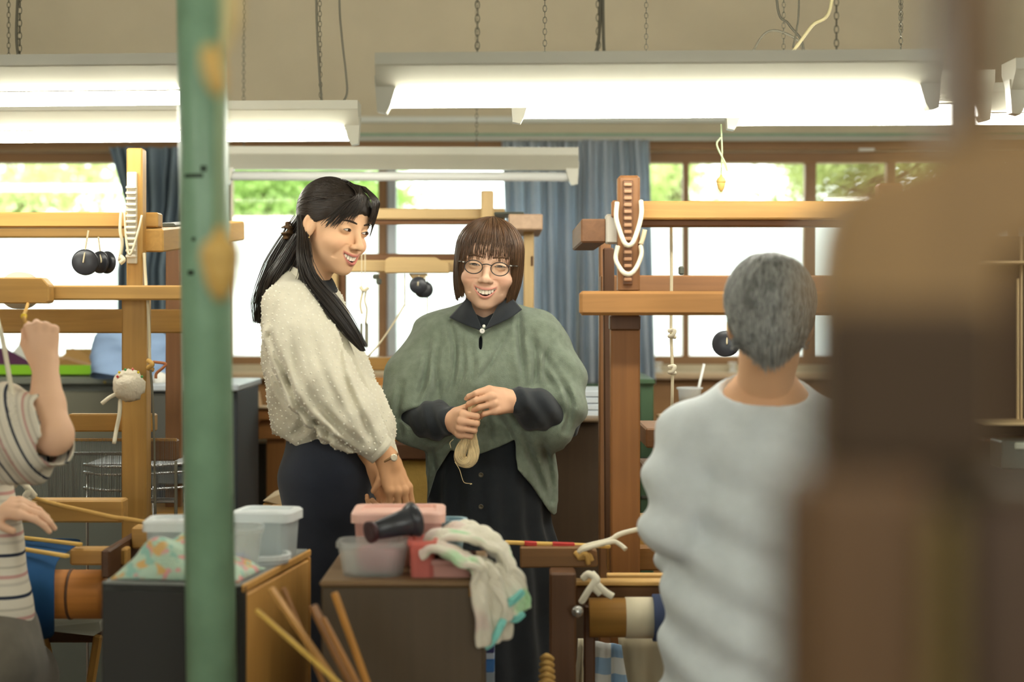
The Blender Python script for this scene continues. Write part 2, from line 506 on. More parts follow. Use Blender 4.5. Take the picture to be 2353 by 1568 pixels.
# pull cords
M_cord = mat('pull_cord', (178, 196, 150), 0.7)
M_acorn = wood('acorn_wood', (206, 170, 96), 'Z', 0.1)
def pull(label, px, y0, y1, D, sc=1.0, kink=True):
    c = P(px, y1, D)
    r = thing('lamp_pull_cord', label, 'pull cord', c)
    top = ZZ(y0, D)
    tb('cord', [(c.x, D, top), (c.x + .003, D, c.z + (top - c.z) * .55), (c.x, D, c.z + .03 * sc)], 0.0022 * sc, M_cord, r, 6)
    if kink:
        k = c.z + (top - c.z) * .5
        tb('knot_loop', spline([(c.x, D, k + .05), (c.x - .012, D - .003, k + .035), (c.x - .008, D - .003, k + .015), (c.x + .014, D - .003, k - .03), (c.x + .016, D - .003, k - .045), (c.x + .004, D, k - .015)], 5), 0.0026, M_cord, r, 6)
    M = Matrix.Translation(c)
    MB().lathe([(0.0, -.018 * sc), (.003 * sc, -.017 * sc), (.009 * sc, -.008 * sc), (.012 * sc, .004 * sc), (.0125 * sc, .010 * sc)], 16, M).build('acorn_body', M_acorn, r)
    MB().lathe([(.0135 * sc, .009 * sc), (.014 * sc, .013 * sc), (.011 * sc, .021 * sc), (.005 * sc, .026 * sc), (.003 * sc, .032 * sc)], 16, M).build('acorn_cap', M_acorn, r)
    return r
pull('pale green pull cord with a small wooden acorn hanging before the right window', 1657, 285, 427, 4.85)
pull('blurred tan wooden pull hanging in front of the green post, near the camera', 506, -420, 632, 1.75, 1.55, False)
r = thing('cord_toggle', 'blurred tan cord with a wooden toggle near the top of the green post', 'cord', P(505, 165, 1.5))
rp_ = spline([P(539, -420, 1.5), P(537, 0, 1.5), P(530, 70, 1.5), P(505, 140, 1.5)], 6)
tb('cord', rp_, [.0075 - .0055 * min(1, max(0, i / (len(rp_) - 1) * 2 - 1)) for i in range(len(rp_))], mat('tan_cord', (206, 184, 130), 0.8), r)
MB().lathe([(0, -.024), (.007, -.020), (.0105, -.004), (.009, .012), (.004, .022), (0, .024)], 14, axisM(P(492, 162, 1.49), (.25, 0, -1))).build('toggle', M_acorn, r)
# loose cables against the upper wall
def cable(label, pts, D, r, m): 
    o = tb('cable', spline([P(*p, D) for p in pts], 8), r, m, None, 6); return tag(o, label, 'cable')
cable('thin cream cable slanting down across the upper wall at the right', [(1912, -300), (1912, 0), (1865, 60), (1815, 128)], 4.3, .0045, mat('cream_cable', (206, 196, 150), .6))
cable('dark looped cable arching over the right hand lamps', [(1785, -300), (1785, 0), (1812, 55), (1840, 90), (1850, 130)], 4.5, .0035, M_cable)
cable('thin grey cord hanging beside the slanting cream cable', [(1836, -300), (1836, 0), (1830, 70), (1822, 110)], 4.4, .0025, M_cable)
for cxp in (2070,):
    o = chain_mb(P(cxp, 82, 4.2), P(cxp, -260, 4.2)).build('hanging_chain', M_chain); tag(o, 'short loose chain dangling high on the upper wall at the right', 'chain')

# ------------------------------------------------------------------ green steel post
g0, g1 = P(463, 0, 3.05), P(486, 1568, 3.05)
gd = (g0 - g1) / (g0.z - g1.z)
base, top = g1 - gd * g1.z, g1 + gd * (RH - g1.z)
r = thing('steel_post', 'glossy green painted round steel post in front of the left loom', 'post', base)
MB().tube([base + Vector((0, 0, .02)), top], S(57, 3.05), 40).build('shaft', M_green, r)
MB().box((base.x - .09, base.y - .09, 0), (base.x + .09, base.y + .09, .02), .003).build('base_plate', M_green, r)
M_scuff = mat('dark_scuff', (48, 66, 50), .6)
for (x, y, w, h) in ((455, 408, 44, 9), (478, 392, 14, 14), (448, 628, 16, 12), (455, 552, 9, 9), (540, 1180, 8, 90)):
    m = MB(); n = 6; cc = g1 + gd * (ZZ(y, 3.05) - g1.z); R = S(57, 3.05) + .0006
    v = []
    for j in range(2):
        for k in range(n + 1):
            px = x - w / 2 + w * k / n
            dx = max(-.98, min(.98, (XX(px, 3.05) - cc.x) / R)); a = math.asin(dx)
            v.append((cc.x + R * math.sin(a), cc.y - R * math.cos(a), ZZ(y - h / 2 + h * j, 3.05)))
    m.add(v, [(k, k + 1, n + 2 + k, n + 1 + k) for k in range(n)]); m.build('paint_scuff', M_scuff, r)

# ------------------------------------------------------------------ curtains
def curtain(name, label, top, bot, D, m, folds, amp, seed, nz=60, gather=None):
    """top/bot: (px_left, px_right, py). gather: (t, left, right) squeeze lines"""
    g = np.random.default_rng(seed)
    nx = folds * 12
    ph = np.cumsum(0.7 + 0.6 * g.random(nx)) / 12 * 2 * math.pi
    a2 = 0.6 + 0.8 * np.interp(np.linspace(0, 1, nx), np.linspace(0, 1, folds), g.random(folds))
    v = []
    keys = [(0, top[0], top[1])] + (gather or []) + [(1, bot[0], bot[1])]
    ts = [k[0] for k in keys]
    for j in range(nz + 1):
        t = j / nz; y = top[2] + (bot[2] - top[2]) * t
        l = np.interp(t, ts, [k[1] for k in keys]); rr = np.interp(t, ts, [k[2] for k in keys])
        for i in range(nx):
            u = i / (nx - 1)
            px = l + (rr - l) * u + 5 * math.sin(ph[i] * .5 + t * 1.5)
            yy = D + amp * a2[i] * math.sin(ph[i] + .5 * t * math.sin(i * .05)) * (.75 + .35 * t) + .012 * math.sin(3 * u + 4 * t)
            v.append((XX(px, D), yy, ZZ(y + 4 * math.sin(u * 9) * t, D)))
    f = [(j * nx + i, j * nx + i + 1, (j + 1) * nx + i + 1, (j + 1) * nx + i) for j in range(nz) for i in range(nx - 1)]
    o = ob(name, v, f, m, None, True)
    md = o.modifiers.new('thick', 'SOLIDIFY'); md.thickness = 0.002
    return tag(o, label, 'curtain')
M_blue = mat('curtain_blue', (206, 214, 222), 0.85, 0.15, var=0.05, vscale=30, bump=0.15, bscale=400, sheen=.15)
nt = M_blue.node_tree; l_ = nt.nodes.new('ShaderNodeBsdfTranslucent'); l_.inputs[0].default_value = lin((208, 216, 226)); mx_ = nt.nodes.new('ShaderNodeMixShader'); mx_.inputs[0].default_value = .5
nt.links.new(nt.nodes['Principled BSDF'].outputs[0], mx_.inputs[1]); nt.links.new(l_.outputs[0], mx_.inputs[2]); nt.links.new(mx_.outputs[0], nt.nodes['Material Output'].inputs[0])
curtain('curtain', 'pleated blue curtain hanging left half of the drawn pair behind the woman in green', (1152, 1332, 322), (1165, 1330, 884), 7.24, M_blue, 9, .035, 1)
curtain('curtain', 'pleated blue curtain hanging behind the notched post of the right loom', (1328, 1488, 322), (1324, 1508, 880), 7.12, M_blue, 9, .032, 2)
curtain('curtain', 'dark blue curtain pulled aside at the left window', (248, 470, 338), (262, 430, 852), 7.12, mat('curtain_slate', (128, 144, 156), .85, .15, bump=.1, bscale=300), 8, .04, 3, gather=[(.27, 285, 440), (.55, 262, 420)])
tag(ob('curtain_rail', *tube_geo([(RX0 + .1, 7.15, ZZ(318, 7.15)), (RX1 - .1, 7.15, ZZ(318, 7.15))], .011, 10), mat('rail_white', (190, 190, 176), .5), None, True), 'thin pale curtain rail running along the window wall', 'rail')
# ------------------------------------------------------------------ looms
def woods(key, col, con=.2):
    return {a: wood('%s_%s' % (key, a), col, a, con) for a in 'XYZ'}
WL = woods('loom_honey', (190, 147, 80)); WR = woods('loom_redbrown', (138, 96, 60)); WM = woods('loom_pale', (196, 166, 116), .12)
WD = woods('loom_dark', (92, 62, 40))
M_string = mat('cotton_string', (222, 210, 178), .9, .1)
M_rope = mat('white_rope', (232, 224, 200), .9, .1, bump=.3, bscale=300)
M_jute = mat('jute_rope', (204, 164, 96), .9, .1, bump=.3, bscale=300)
M_black = mat('black_plastic', (52, 54, 60), .3, .5)
M_steel = mat('steel_wire', (150, 150, 146), .35, .5, metal=.7)

def rp(name, pts, r, m, parent, n=8, k=6):
    return tb(name, spline([P(*p) for p in pts], k), r, m, parent, n)
def prism(name, pts, D, depth, m, parent, bev=.003):
    """outline in photo coordinates standing at distance D, extruded back"""
    n = len(pts); v = [P(x, y, D) for x, y in pts] + [P(x, y, D) + Vector((0, depth, 0)) for x, y in pts]
    f = [tuple(range(n))[::-1], tuple(range(n, 2 * n))] + [(i, (i + 1) % n, n + (i + 1) % n, n + i) for i in range(n)]
    bm = bmesh.new(); vs = [bm.verts.new(p) for p in v]
    # scale of back outline stays true: parallel extrusion
    for q in f: bm.faces.new([vs[i] for i in q])
    bmesh.ops.recalc_face_normals(bm, faces=list(bm.faces))
    if bev: bmesh.ops.bevel(bm, geom=list(bm.edges), offset=bev, segments=1, affect='EDGES')
    bm.verts.index_update()
    o = ob(name, [w.co.copy() for w in bm.verts], [[w.index for w in q.verts] for q in bm.faces], m, parent)
    bm.free(); return o

# ---- left loom
L = thing('floor_loom', 'honey coloured wooden floor loom with a white notched strip, at the left window', 'loom', P(305, 2007, 4.2))
pb('post', 290, 340, 327, 662, 4.2, .05, WL['Z'], L)
pb('post', 279, 662, 336, 2000, 4.19, .06, WL['Z'], L)
pb('post', -420, 340, -366, 2000, 4.2, .05, WL['Z'], L)
o = pb('notched_strip', 291, 395, 313, 606, 4.185, .016, mat('ivory_plastic', (226, 218, 198), .5), L, .002)
for i in range(13):
    pb('tooth', 288, 427 + i * 13.2, 312, 434 + i * 13.2, 4.172, .014, MATS['ivory_plastic'], L, .002)
pb('top_beam', -420, 488, 363, 523, 4.27, .06, WL['X'], L)
pb('back_top_beam', -420, 520, 330, 546, 5.0, .06, WL['X'], L)
bm_('side_beam', P(350, 553, 4.24), P(541, 530, 5.1), .056, .058, WL['Y'], L)
bm_('iron_strap', P(380, 519, 4.4), P(470, 511, 4.9), .05, .012, mat('dark_iron', (84, 86, 76), .5), L)
pb('front_beam', -420, 656, 470, 690, 4.13, .05, WL['X'], L)
prism('beater_board', [(-330, 636), (96, 638), (112, 656), (112, 694), (104, 698), (-330, 697)], 4.08, .05, WL['X'], L)
pb('back_cross_beam', -420, 711, 470, 766, 4.55, .05, WL['X'], L)
bm_('back_post', P(402, 570, 5.0), P(398, 1800, 5.0), .045, .045, WR['Z'], L)
pb('shaft_beam', 155, 952, 355, 993, 4.3, .04, WL['X'], L)
pb('lower_beam', 20, 1150, 282, 1202, 4.02, .06, WL['X'], L)
pb('lower_beam', 302, 1212, 420, 1262, 3.95, .06, WL['X'], L)
pb('breast_beam', 160, 1262, 290, 1300, 3.86, .05, WL['X'], L)
pb('dark_block', 338, 1012, 404, 1060, 4.35, .05, WR['X'], L)
# heddle frames with fine wires
for k, (y0, y1, D) in enumerate(((1008, 1150, 4.28), (1040, 1145, 4.36))):
    pb('heddle_bar', 110, y0, 405, y0 + 7, D, .012, M_steel if k else WL['X'], L, .002)
    pb('heddle_bar', 110, y1, 405, y1 + 7, D, .012, M_steel, L, .002)
    m = MB()
    for i in range(110):
        x = 112 + i * 2.65 + rng.uniform(-.6, .6)
        m.tube([P(x, y0, D), P(x + rng.uniform(-1, 1), y1, D)], .0005, 3, False)
    o = m.build('heddle_wires', M_steel, L); o['kind'] = 'stuff'
m = MB()
for i in range(60):
    x = -30 + i * 3.5
    m.tube([P(x, 1065, 4.2), P(x, 1155, 4.2)], .0006, 3, False)
o = m.build('reed_wires', M_steel, L); o['kind'] = 'stuff'
# woven blue cloth running over the roller
M_bluecloth = mat('indigo_cloth', (44, 84, 128), .9, .1, bump=.2, bscale=500, var=.06)
v = []; nx = 6
prof = [P(0, 1238, 4.12), P(0, 1262, 3.9), P(0, 1290, 3.78), P(0, 1335, 3.725), P(0, 1400, 3.725), P(0, 1445, 3.76), P(0, 1470, 3.82)]
for q in prof:
    for i in range(nx + 1):
        x = XX(-260, q.y) + (XX(205 if q.y > 4 else (170 if q.y > 3.85 else 128), q.y) - XX(-260, q.y)) * i / nx
        v.append((x, q.y, q.z))
o = ob('woven_cloth', v, [(j * (nx + 1) + i, j * (nx + 1) + i + 1, (j + 1) * (nx + 1) + i + 1, (j + 1) * (nx + 1) + i) for j in range(len(prof) - 1) for i in range(nx)], M_bluecloth, L, True)
md = o.modifiers.new('thick', 'SOLIDIFY'); md.thickness = .003
md = o.modifiers.new('sub', 'SUBSURF'); md.levels = 2; md.render_levels = 2
rc = P(0, 1366, 3.8)
m = MB(); m.tube([(XX(-260, 3.8), 3.8, rc.z), (XX(236, 3.8), 3.8, rc.z)], S(56, 3.8), 28); m.build('cloth_roller', wood('roller_wood', (190, 124, 60), 'X', .25), L)
m = MB(); m.tube([(XX(162, 3.8), 3.8, rc.z), (XX(168, 3.8), 3.8, rc.z)], S(58, 3.8), 28); m.build('roller_band', WD['X'], L)
pb('side_rail', 232, 1265, 252, 1330, 3.75, .3, WD['Y'], L)
for a, c in (((10, 1231, 4.0), (186, 1252, 3.86)), ((20, 1257, 3.85), (156, 1279, 3.74))):
    bm_('lease_stick', P(*a), P(*c), .014, .008, mat('bamboo', (222, 182, 96), .5), L, .002)
rp('tension_rope', [(66, 1142, 4.0), (130, 1160, 3.95), (200, 1176, 3.9), (262, 1190, 3.86), (300, 1195, 3.83), (415, 1216, 3.75), (440, 1222, 3.72)], .0055, M_jute, L)
for pts in ([(40, 1105, 4.0), (55, 1112, 3.97), (66, 1128, 3.96), (58, 1142, 3.96), (70, 1148, 3.97)], [(30, 1118, 4.0), (48, 1100, 3.98), (62, 1120, 3.96), (80, 1142, 3.97)]):
    rp('rope_knot', pts, .008, M_rope, L)
rp('tie_cord', [(278, 486, 4.19), (276, 530, 4.18), (281, 560, 4.18), (274, 600, 4.18)], .004, M_string, L)
rp('tie_cord', [(286, 488, 4.19), (291, 560, 4.17), (300, 585, 4.16), (318, 530, 4.17), (326, 495, 4.18)], .003, M_string, L)
rp('tie_cord', [(278, 590, 4.18), (284, 598, 4.17), (276, 605, 4.17)], .006, M_string, L)
rp('hanging_cord', [(331, 582, 4.2), (336, 660, 4.18), (340, 700, 4.17), (342, 760, 4.17), (344, 832, 4.17)], .004, M_string, L)
rp('cord_knot', [(340, 828, 4.17), (350, 838, 4.16), (341, 846, 4.17), (352, 850, 4.18)], .006, M_jute, L)
rp('hanging_cord', [(346, 850, 4.17), (350, 905, 4.17), (354, 1000, 4.17), (357, 1190, 4.17)], .003, M_cable, L)
rp('hanging_cord', [(352, 832, 4.17), (380, 836, 4.17), (375, 845, 4.17), (360, 858, 4.17), (358, 870, 4.17)], .0035, mat('red_cord', (176, 112, 74), .8), L)
rp('hanging_cord', [(404, 1060, 4.2), (404, 1200, 4.2)], .004, M_cable, L)
rp('pull_line', [(-14, 690, 4.0), (-6, 735, 3.62), (8, 790, 3.56), (30, 917, 3.50)], .005, M_rope, L)
rp('hand_cord', [(64, 698, 4.1), (60, 712, 3.8), (55, 728, 3.62), (62, 752, 3.60), (74, 785, 3.60)], .004, M_jute, L)
m = MB(); m.lathe([(0, -.007), (.006, -.004), (.007, 0), (.006, .004), (0, .007)], 12, Matrix.Translation(P(55, 727, 3.62))); m.build('bead', mat('yellow_bead', (232, 200, 40), .4), L)
m = MB(); m.tube([P(40, 668, 4.3), P(40, 668, 4.3) + Vector((0, .05, 0))], .047, 24); m.build('pulley', mat('pulley_cream', (214, 204, 178), .6), L)

# pincushion
c = P(296, 886, 4.13)
r = thing('pincushion', 'fluffy white yarn pincushion with coloured pins tied to the left loom', 'pincushion', c)
g = np.random.default_rng(5)
m = MB(); nu, nv = 20, 14; v = []
for j in range(nv + 1):
    for i in range(nu):
        th = math.pi * j / nv; ph = 2 * math.pi * i / nu; q = .0385 * (1 + .05 * g.normal())
        v.append((c.x + q * math.sin(th) * math.cos(ph), c.y + q * math.sin(th) * math.sin(ph), c.z + q * math.cos(th)))
m.add(v, [(j * nu + i, j * nu + (i + 1) % nu, (j + 1) * nu + (i + 1) % nu, (j + 1) * nu + i) for j in range(nv) for i in range(nu)], True)
m.build('yarn_ball', mat('white_wool', (228, 218, 196), .95, .05, bump=.8, bscale=120), r)
for (x, y, col) in ((274, 856, (236, 208, 40)), (270, 866, (206, 60, 50)), (288, 850, (90, 170, 90)), (305, 849, (228, 120, 110)), (318, 856, (240, 214, 60)), (326, 866, (80, 160, 90))):
    MB().lathe([(0, -.004), (.004, 0), (0, .004)], 8, Matrix.Translation(P(x, y, 4.105))).build('pin_head', mat('pin_%d_%d' % (x, y), col, .4), r)
rp('dangling_cord', [(268, 905, 4.12), (250, 915, 4.11), (234, 928, 4.11)], .005, M_rope, r)
rp('dangling_cord', [(276, 918, 4.12), (274, 955, 4.11), (268, 985, 4.11), (262, 1020, 4.1)], .005, M_rope, r)

def bobbin(label, px, py, rad, D, cord_top, yaw, grp):
    c = P(px, py, D); R = S(rad, D)
    r = thing('hanging_bobbin', label, 'bobbin', c, grp)
    d = Vector((math.sin(yaw), -math.cos(yaw), 0))
    Mx = axisM(c, d)
    MB().lathe([(.006, .016), (R * .9, .017), (R, .014), (R, .011), (R * .3, .009)], 28, Mx).build('flange', M_black, r)
    MB().lathe([(R * .3, -.012), (R, -.014), (R, -.017), (R * .9, -.019), (.006, -.018)], 28, Mx).build('flange', M_black, r)
    MB().lathe([(R * .35, -.014), (R * .35, .011)], 20, Mx).build('core', mat('bobbin_thread', (96, 66, 70), .8), r)
    tb('cord', [P(*cord_top, D), c + Vector((0, -.02, R * .1)), c + Vector((0, -.022, -R * .05))], .0025, M_string, r, 6)
    return r
bobbin('dark flat bobbin hanging left of its twin under the left loom top beam', 196, 603, 30, 4.55, (203, 530), .2, 'black bobbins hung as weights')
bobbin('dark flat bobbin hanging right of its twin under the left loom top beam', 237, 603, 26, 4.63, (226, 545), -.5, 'black bobbins hung as weights')
bobbin('small black bobbin with its cord, left one of the pair behind the women', 961, 656, 20, 5.3, (963, 634), .1, 'black bobbins hung as weights')
bobbin('small black bobbin, right one of the pair behind the women', 974, 666, 19, 5.36, (978, 634), .4, 'black bobbins hung as weights')
bobbin('dark round bobbin hanging beside the ear of the grey haired person', 1668, 790, 30, 4.3, (1672, 740), -.3, 'black bobbins hung as weights')

# ---- middle loom, behind the two women
Mi = thing('floor_loom', 'pale wooden floor loom standing behind the two women, before the middle window', 'loom', P(1000, 1680, 5.6))
pb('top_beam', 780, 479, 1160, 504, 5.5, .07, WM['X'], Mi)
pb('top_beam_shade', 780, 503, 1160, 516, 5.53, .03, WR['X'], Mi)  # shaded underside of the top beam, built as a darker strip
pb('post', 1105, 438, 1134, 1650, 5.45, .045, WM['Z'], Mi)
pb('side_beam', 1168, 492, 1247, 528, 5.25, .55, wood('loom_grey_pale', (188, 158, 130), 'Y', .15), Mi)
pb('iron_strap', 1135, 487, 1205, 494, 5.28, .2, MATS['dark_iron'], Mi)
pb('right_post', 1203, 528, 1227, 1650, 5.42, .06, WM['Z'], Mi)
pb('post_slot', 1220, 588, 1225, 612, 5.415, .01, WD['Z'], Mi)
pb('back_rail', 770, 583, 1215, 600, 5.95, .05, WR['X'], Mi)
pb('beater_rail', 790, 598, 1045, 626, 5.42, .04, WM['X'], Mi)
prism('beater_board', [(884, 598), (894, 591), (1000, 591), (1012, 598), (1032, 604), (1032, 628), (884, 628)], 5.37, .05, WM['X'], Mi)
prism('wooden_tongue', [(938, 629), (984, 629), (966, 648), (952, 648)], 5.39, .02, WM['X'], Mi)
pb('left_post', 752, 620, 776, 1650, 5.6, .045, WM['Z'], Mi); pb('left_post', 776, 605, 794, 1650, 5.65, .045, WR['Z'], Mi)
pb('iron_catch', 856, 630, 870, 642, 5.4, .02, MATS['dark_iron'], Mi); pb('iron_catch', 864, 640, 876, 654, 5.4, .02, MATS['dark_iron'], Mi)
for pts, rr in (([(831, 540, 5.35), (831, 660, 5.35)], .0018), ([(839, 540, 5.35), (839, 660, 5.35)], .0018), ([(930, 630, 5.4), (930, 700, 5.35)], .0025), ([(930, 700, 5.35), (905, 742, 5.33), (872, 790, 5.3), (845, 820, 5.3)], .0028), ([(930, 700, 5.35), (965, 748, 5.35)], .0016), ([(982, 630, 5.36), (982, 760, 5.36)], .002), ([(834, 668, 5.35), (828, 700, 5.34), (832, 722, 5.34)], .004), ([(842, 664, 5.35), (838, 690, 5.34), (843, 712, 5.34), (840, 745, 5.34)], .004), ([(828, 660, 5.34), (836, 668, 5.33), (846, 662, 5.34)], .006)):
    rp('harness_cord', pts, rr, M_string, Mi, 6)
pb('cord_sleeve', 827, 742, 833, 782, 5.34, .01, mat('grey_tube', (150, 146, 128), .6), Mi); pb('cord_sleeve', 838, 742, 846, 800, 5.34, .012, MATS['grey_tube'], Mi)
pb('back_beam', 840, 822, 1010, 852, 5.8, .08, WL['X'], Mi)
bm_('warp_board', P(800, 905, 5.5), P(1000, 880, 5.5), .3, .02, WL['X'], Mi)
pb('front_panel', 840, 868, 1000, 1018, 5.6, .03, wood('panel_ochre', (168, 118, 58), 'X', .15), Mi)
pb('breast_beam', 820, 1020, 1010, 1057, 5.2, .09, WD['X'], Mi)
pb('cloth_front', 825, 1057, 1010, 1160, 5.23, .03, mat('ochre_cloth', (206, 172, 96), .9, .1, bump=.4, bscale=300, var=.06, vscale=60), Mi)
pb('treadle_panel', 800, 1160, 1250, 1600, 5.3, .05, WD['X'], Mi)

# long bench back with stepped profile behind the woman in white
Bn = thing('wooden_bench', 'brown wooden bench back with a stepped profile left of the woman in white', 'bench', P(590, 1600, 6.05))
prism('back_board', [(500, 938), (668, 938), (668, 966), (598, 966), (583, 986), (500, 986)], 5.95, .03, wood('bench_brown', (166, 112, 62), 'X', .18), Bn)
prism('lower_board', [(500, 986), (583, 986), (598, 966), (700, 966), (700, 1010), (500, 1010)], 5.98, .03, MATS['bench_brown'], Bn)
pb('top_cap', 500, 934, 668, 940, 5.93, .06, mat('cap_cream', (224, 200, 160), .6), Bn)
pb('end_post', 612, 1008, 656, 1610, 6.0, .05, wood('bench_post', (150, 100, 52), 'Z', .18), Bn)
S1 = thing('wooden_stool', 'small wooden stool with a pale top behind the woman in white', 'stool', P(650, 1700, 5.0))
prism('stool_top', [(602, 1152), (640, 1136), (700, 1136), (700, 1158), (640, 1162)], 5.0, .25, mat('stool_pale', (226, 206, 170), .6), S1)
pb('apron', 604, 1156, 700, 1196, 5.01, .03, WL['X'], S1); pb('stretcher', 622, 1162, 690, 1176, 4.96, .03, WL['X'], S1)
for x in (606, 680): pb('leg', x, 1190, x + 18, 1790, 5.02, .04, WL['Z'], S1)
for x in (612, 674): pb('leg', x, 1190, x + 16, 1790, 5.2, .04, WL['Z'], S1)

# ---- right loom
R = thing('floor_loom', 'red-brown wooden floor loom with white rope loops on its notched post', 'loom', P(1445, 2030, 4.1))
pb('post', 1420, 403, 1471, 672, 4.1, .055, WR['Z'], R, .006)
pb('post', 1404, 724, 1471, 2030, 4.12, .06, wood('loom_redbrown_low', (142, 94, 50), 'Z'), R)
pb('post_dark_top', 1402, 724, 1472, 760, 4.11, .07, WD['Z'], R)  # darker top portion of the lower post
pb('post', 2020, 420, 2075, 2030, 4.1, .055, WR['Z'], R, .006)
pb('notch_strip', 1432, 414, 1454, 655, 4.092, .012, wood('strip_brown', (118, 84, 60), 'Z'), R, .002)
for i in range(15): pb('tooth', 1434, 420 + i * 15.6, 1452, 428 + i * 15.6, 4.083, .012, wood('tooth_brown', (176, 136, 104), 'X'), R, .002)
rp('rope_loop', [(1418, 465, 4.08), (1416, 500, 4.07), (1424, 530, 4.06), (1434, 556, 4.05), (1444, 564, 4.05), (1455, 556, 4.05), (1468, 520, 4.06), (1474, 490, 4.07), (1473, 462, 4.09)], .0058, M_rope, R)
rp('rope_loop', [(1420, 566, 4.08), (1415, 595, 4.07), (1426, 618, 4.06), (1437, 629, 4.05), (1450, 629, 4.05), (1464, 612, 4.06), (1474, 585, 4.07), (1472, 566, 4.09)], .0058, M_rope, R)
rp('rope_tail', [(1472, 562, 4.1), (1478, 545, 4.1), (1482, 528, 4.1)], .006, M_string, R)
pb('side_beam', 1335, 503, 1394, 558, 4.16, .6, wood('beam_end_dark', (120, 84, 56), 'Y'), R)
pb('metal_bracket', 1392, 492, 1424, 560, 4.15, .05, mat('zinc_plate', (196, 190, 176), .35, .5, metal=.4), R)
pb('bracket_peg', 1406, 460, 1420, 500, 4.12, .04, WR['Z'], R)
pb('top_beam', 1471, 462, 2085, 504, 4.16, .07, wood('beam_gold', (190, 146, 84), 'X'), R)
pb('top_beam_shade', 1471, 503, 2085, 521, 4.2, .05, WR['X'], R)  # shadow along the beam's lower edge, put into this darker strip
pb('back_cross_beam', 1380, 633, 2085, 672, 4.75, .05, WR['X'], R)
pb('front_beam', 1332, 669, 2085, 725, 4.04, .055, wood('beam_tan', (164, 118, 68), 'X'), R, .007)
pb('back_post', 1377, 556, 1404, 1900, 4.8, .06, WR['Z'], R)
bm_('hanging_board', P(1398, 570, 4.6), P(1402, 1240, 4.6), .03, .02, WD['Z'], R)
rp('heddle_cord', [(1542, 505, 4.3), (1543, 640, 4.3), (1542, 760, 4.3), (1545, 850, 4.3), (1544, 940, 4.3)], .004, M_string, R)
for y in (765, 848): rp('cord_knot', [(1536, y - 4, 4.29), (1550, y - 6, 4.28), (1546, y + 6, 4.28), (1538, y + 8, 4.29), (1552, y + 10, 4.3)], .005, M_rope, R)
pb('iron_catch', 1560, 612, 1572, 632, 4.7, .02, MATS['dark_iron'], R)
for (x0, y0, x1, y1) in ((1484, 985, 1540, 1030), (1487, 1078, 1540, 1120), (1452, 1212, 1560, 1266)):
    pb('cross_block', x0, y0, x1, y1, 4.35, .3, WR['Y'] if y0 < 1200 else WL['X'], R)
pb('lower_rail', 1395, 1258, 1520, 1312, 4.2, .05, wood('rail_mid', (150, 106, 56), 'X'), R)
prism('breast_beam', [(1195, 1258), (1350, 1258), (1372, 1266), (1375, 1300), (1370, 1304), (1195, 1306)], 3.85, .05, wood('beam_worn', (132, 94, 54), 'X'), R)
rp('tied_rope', [(1328, 1272, 3.84), (1345, 1256, 3.83), (1400, 1242, 3.85), (1430, 1226, 3.86), (1500, 1210, 3.9), (1560, 1196, 3.95)], .006, M_rope, R)
rp('tied_rope', [(1332, 1270, 3.83), (1350, 1260, 3.82), (1405, 1246, 3.84), (1422, 1250, 3.84), (1438, 1263, 3.83)], .0055, M_rope, R)
for pts in ([(1322, 1270, 3.84), (1335, 1282, 3.83), (1352, 1276, 3.83), (1360, 1290, 3.83)], [(1330, 1284, 3.83), (1345, 1272, 3.82), (1352, 1296, 3.83)]): rp('rope_knot', pts, .006, M_jute, R)
# near stand with cloth roller
pb('front_post', 1264, 1318, 1324, 2160, 3.75, .09, wood('post_dark', (98, 66, 40), 'Z'), R)
pb('front_beam', 1322, 1346, 1700, 1392, 3.86, .05, wood('beam_dark', (112, 76, 44), 'X'), R)
pb('light_lath', 1320, 1337, 1700, 1347, 3.84, .05, mat('lath', (214, 172, 104), .5), R, .002); pb('light_lath', 1395, 1321, 1700, 1331, 3.92, .03, MATS['lath'], R, .002)
zc = ZZ(1420, 3.80)
m = MB(); m.tube([(XX(1354, 3.80), 3.80, zc), (XX(1760, 3.80), 3.80, zc)], S(45, 3.80), 28); m.build('cloth_roller', wood('roller_olive', (156, 114, 56), 'X', .25), R)
m = MB(); m.tube([(XX(1437, 3.80), 3.80, zc), (XX(1502, 3.80), 3.80, zc)], S(47, 3.80), 28); m.build('paper_wrap', mat('paper_cream', (226, 216, 186), .8), R)
m = MB(); m.tube([(XX(1500, 3.80), 3.80, zc), (XX(1740, 3.80), 3.80, zc)], S(54, 3.80), 28); m.build('woven_cloth', mat('navy_cloth', (70, 82, 112), .9, bump=.2, bscale=400), R)
for pts in ([(1336, 1385, 3.74), (1350, 1362, 3.73), (1368, 1332, 3.73), (1352, 1320, 3.74), (1340, 1330, 3.75)], [(1366, 1336, 3.73), (1378, 1350, 3.73), (1392, 1362, 3.73), (1408, 1372, 3.73)], [(1360, 1318, 3.74), (1372, 1334, 3.73), (1362, 1346, 3.73), (1380, 1366, 3.73)]): rp('rope_bow', pts, .008, M_rope, R)
m = MB(); m.lathe([(.0, -.01), (.011, -.008), (.014, 0), (.011, .008), (0, .01)], 10, axisM(P(1327, 1406, 3.72), (0, 1, 0))); m.build('bolt_head', mat('bright_steel', (200, 200, 196), .25, .5, metal=.8), R)
pb('upright', 1342, 1392, 1368, 2130, 3.82, .04, WD['Z'], R)
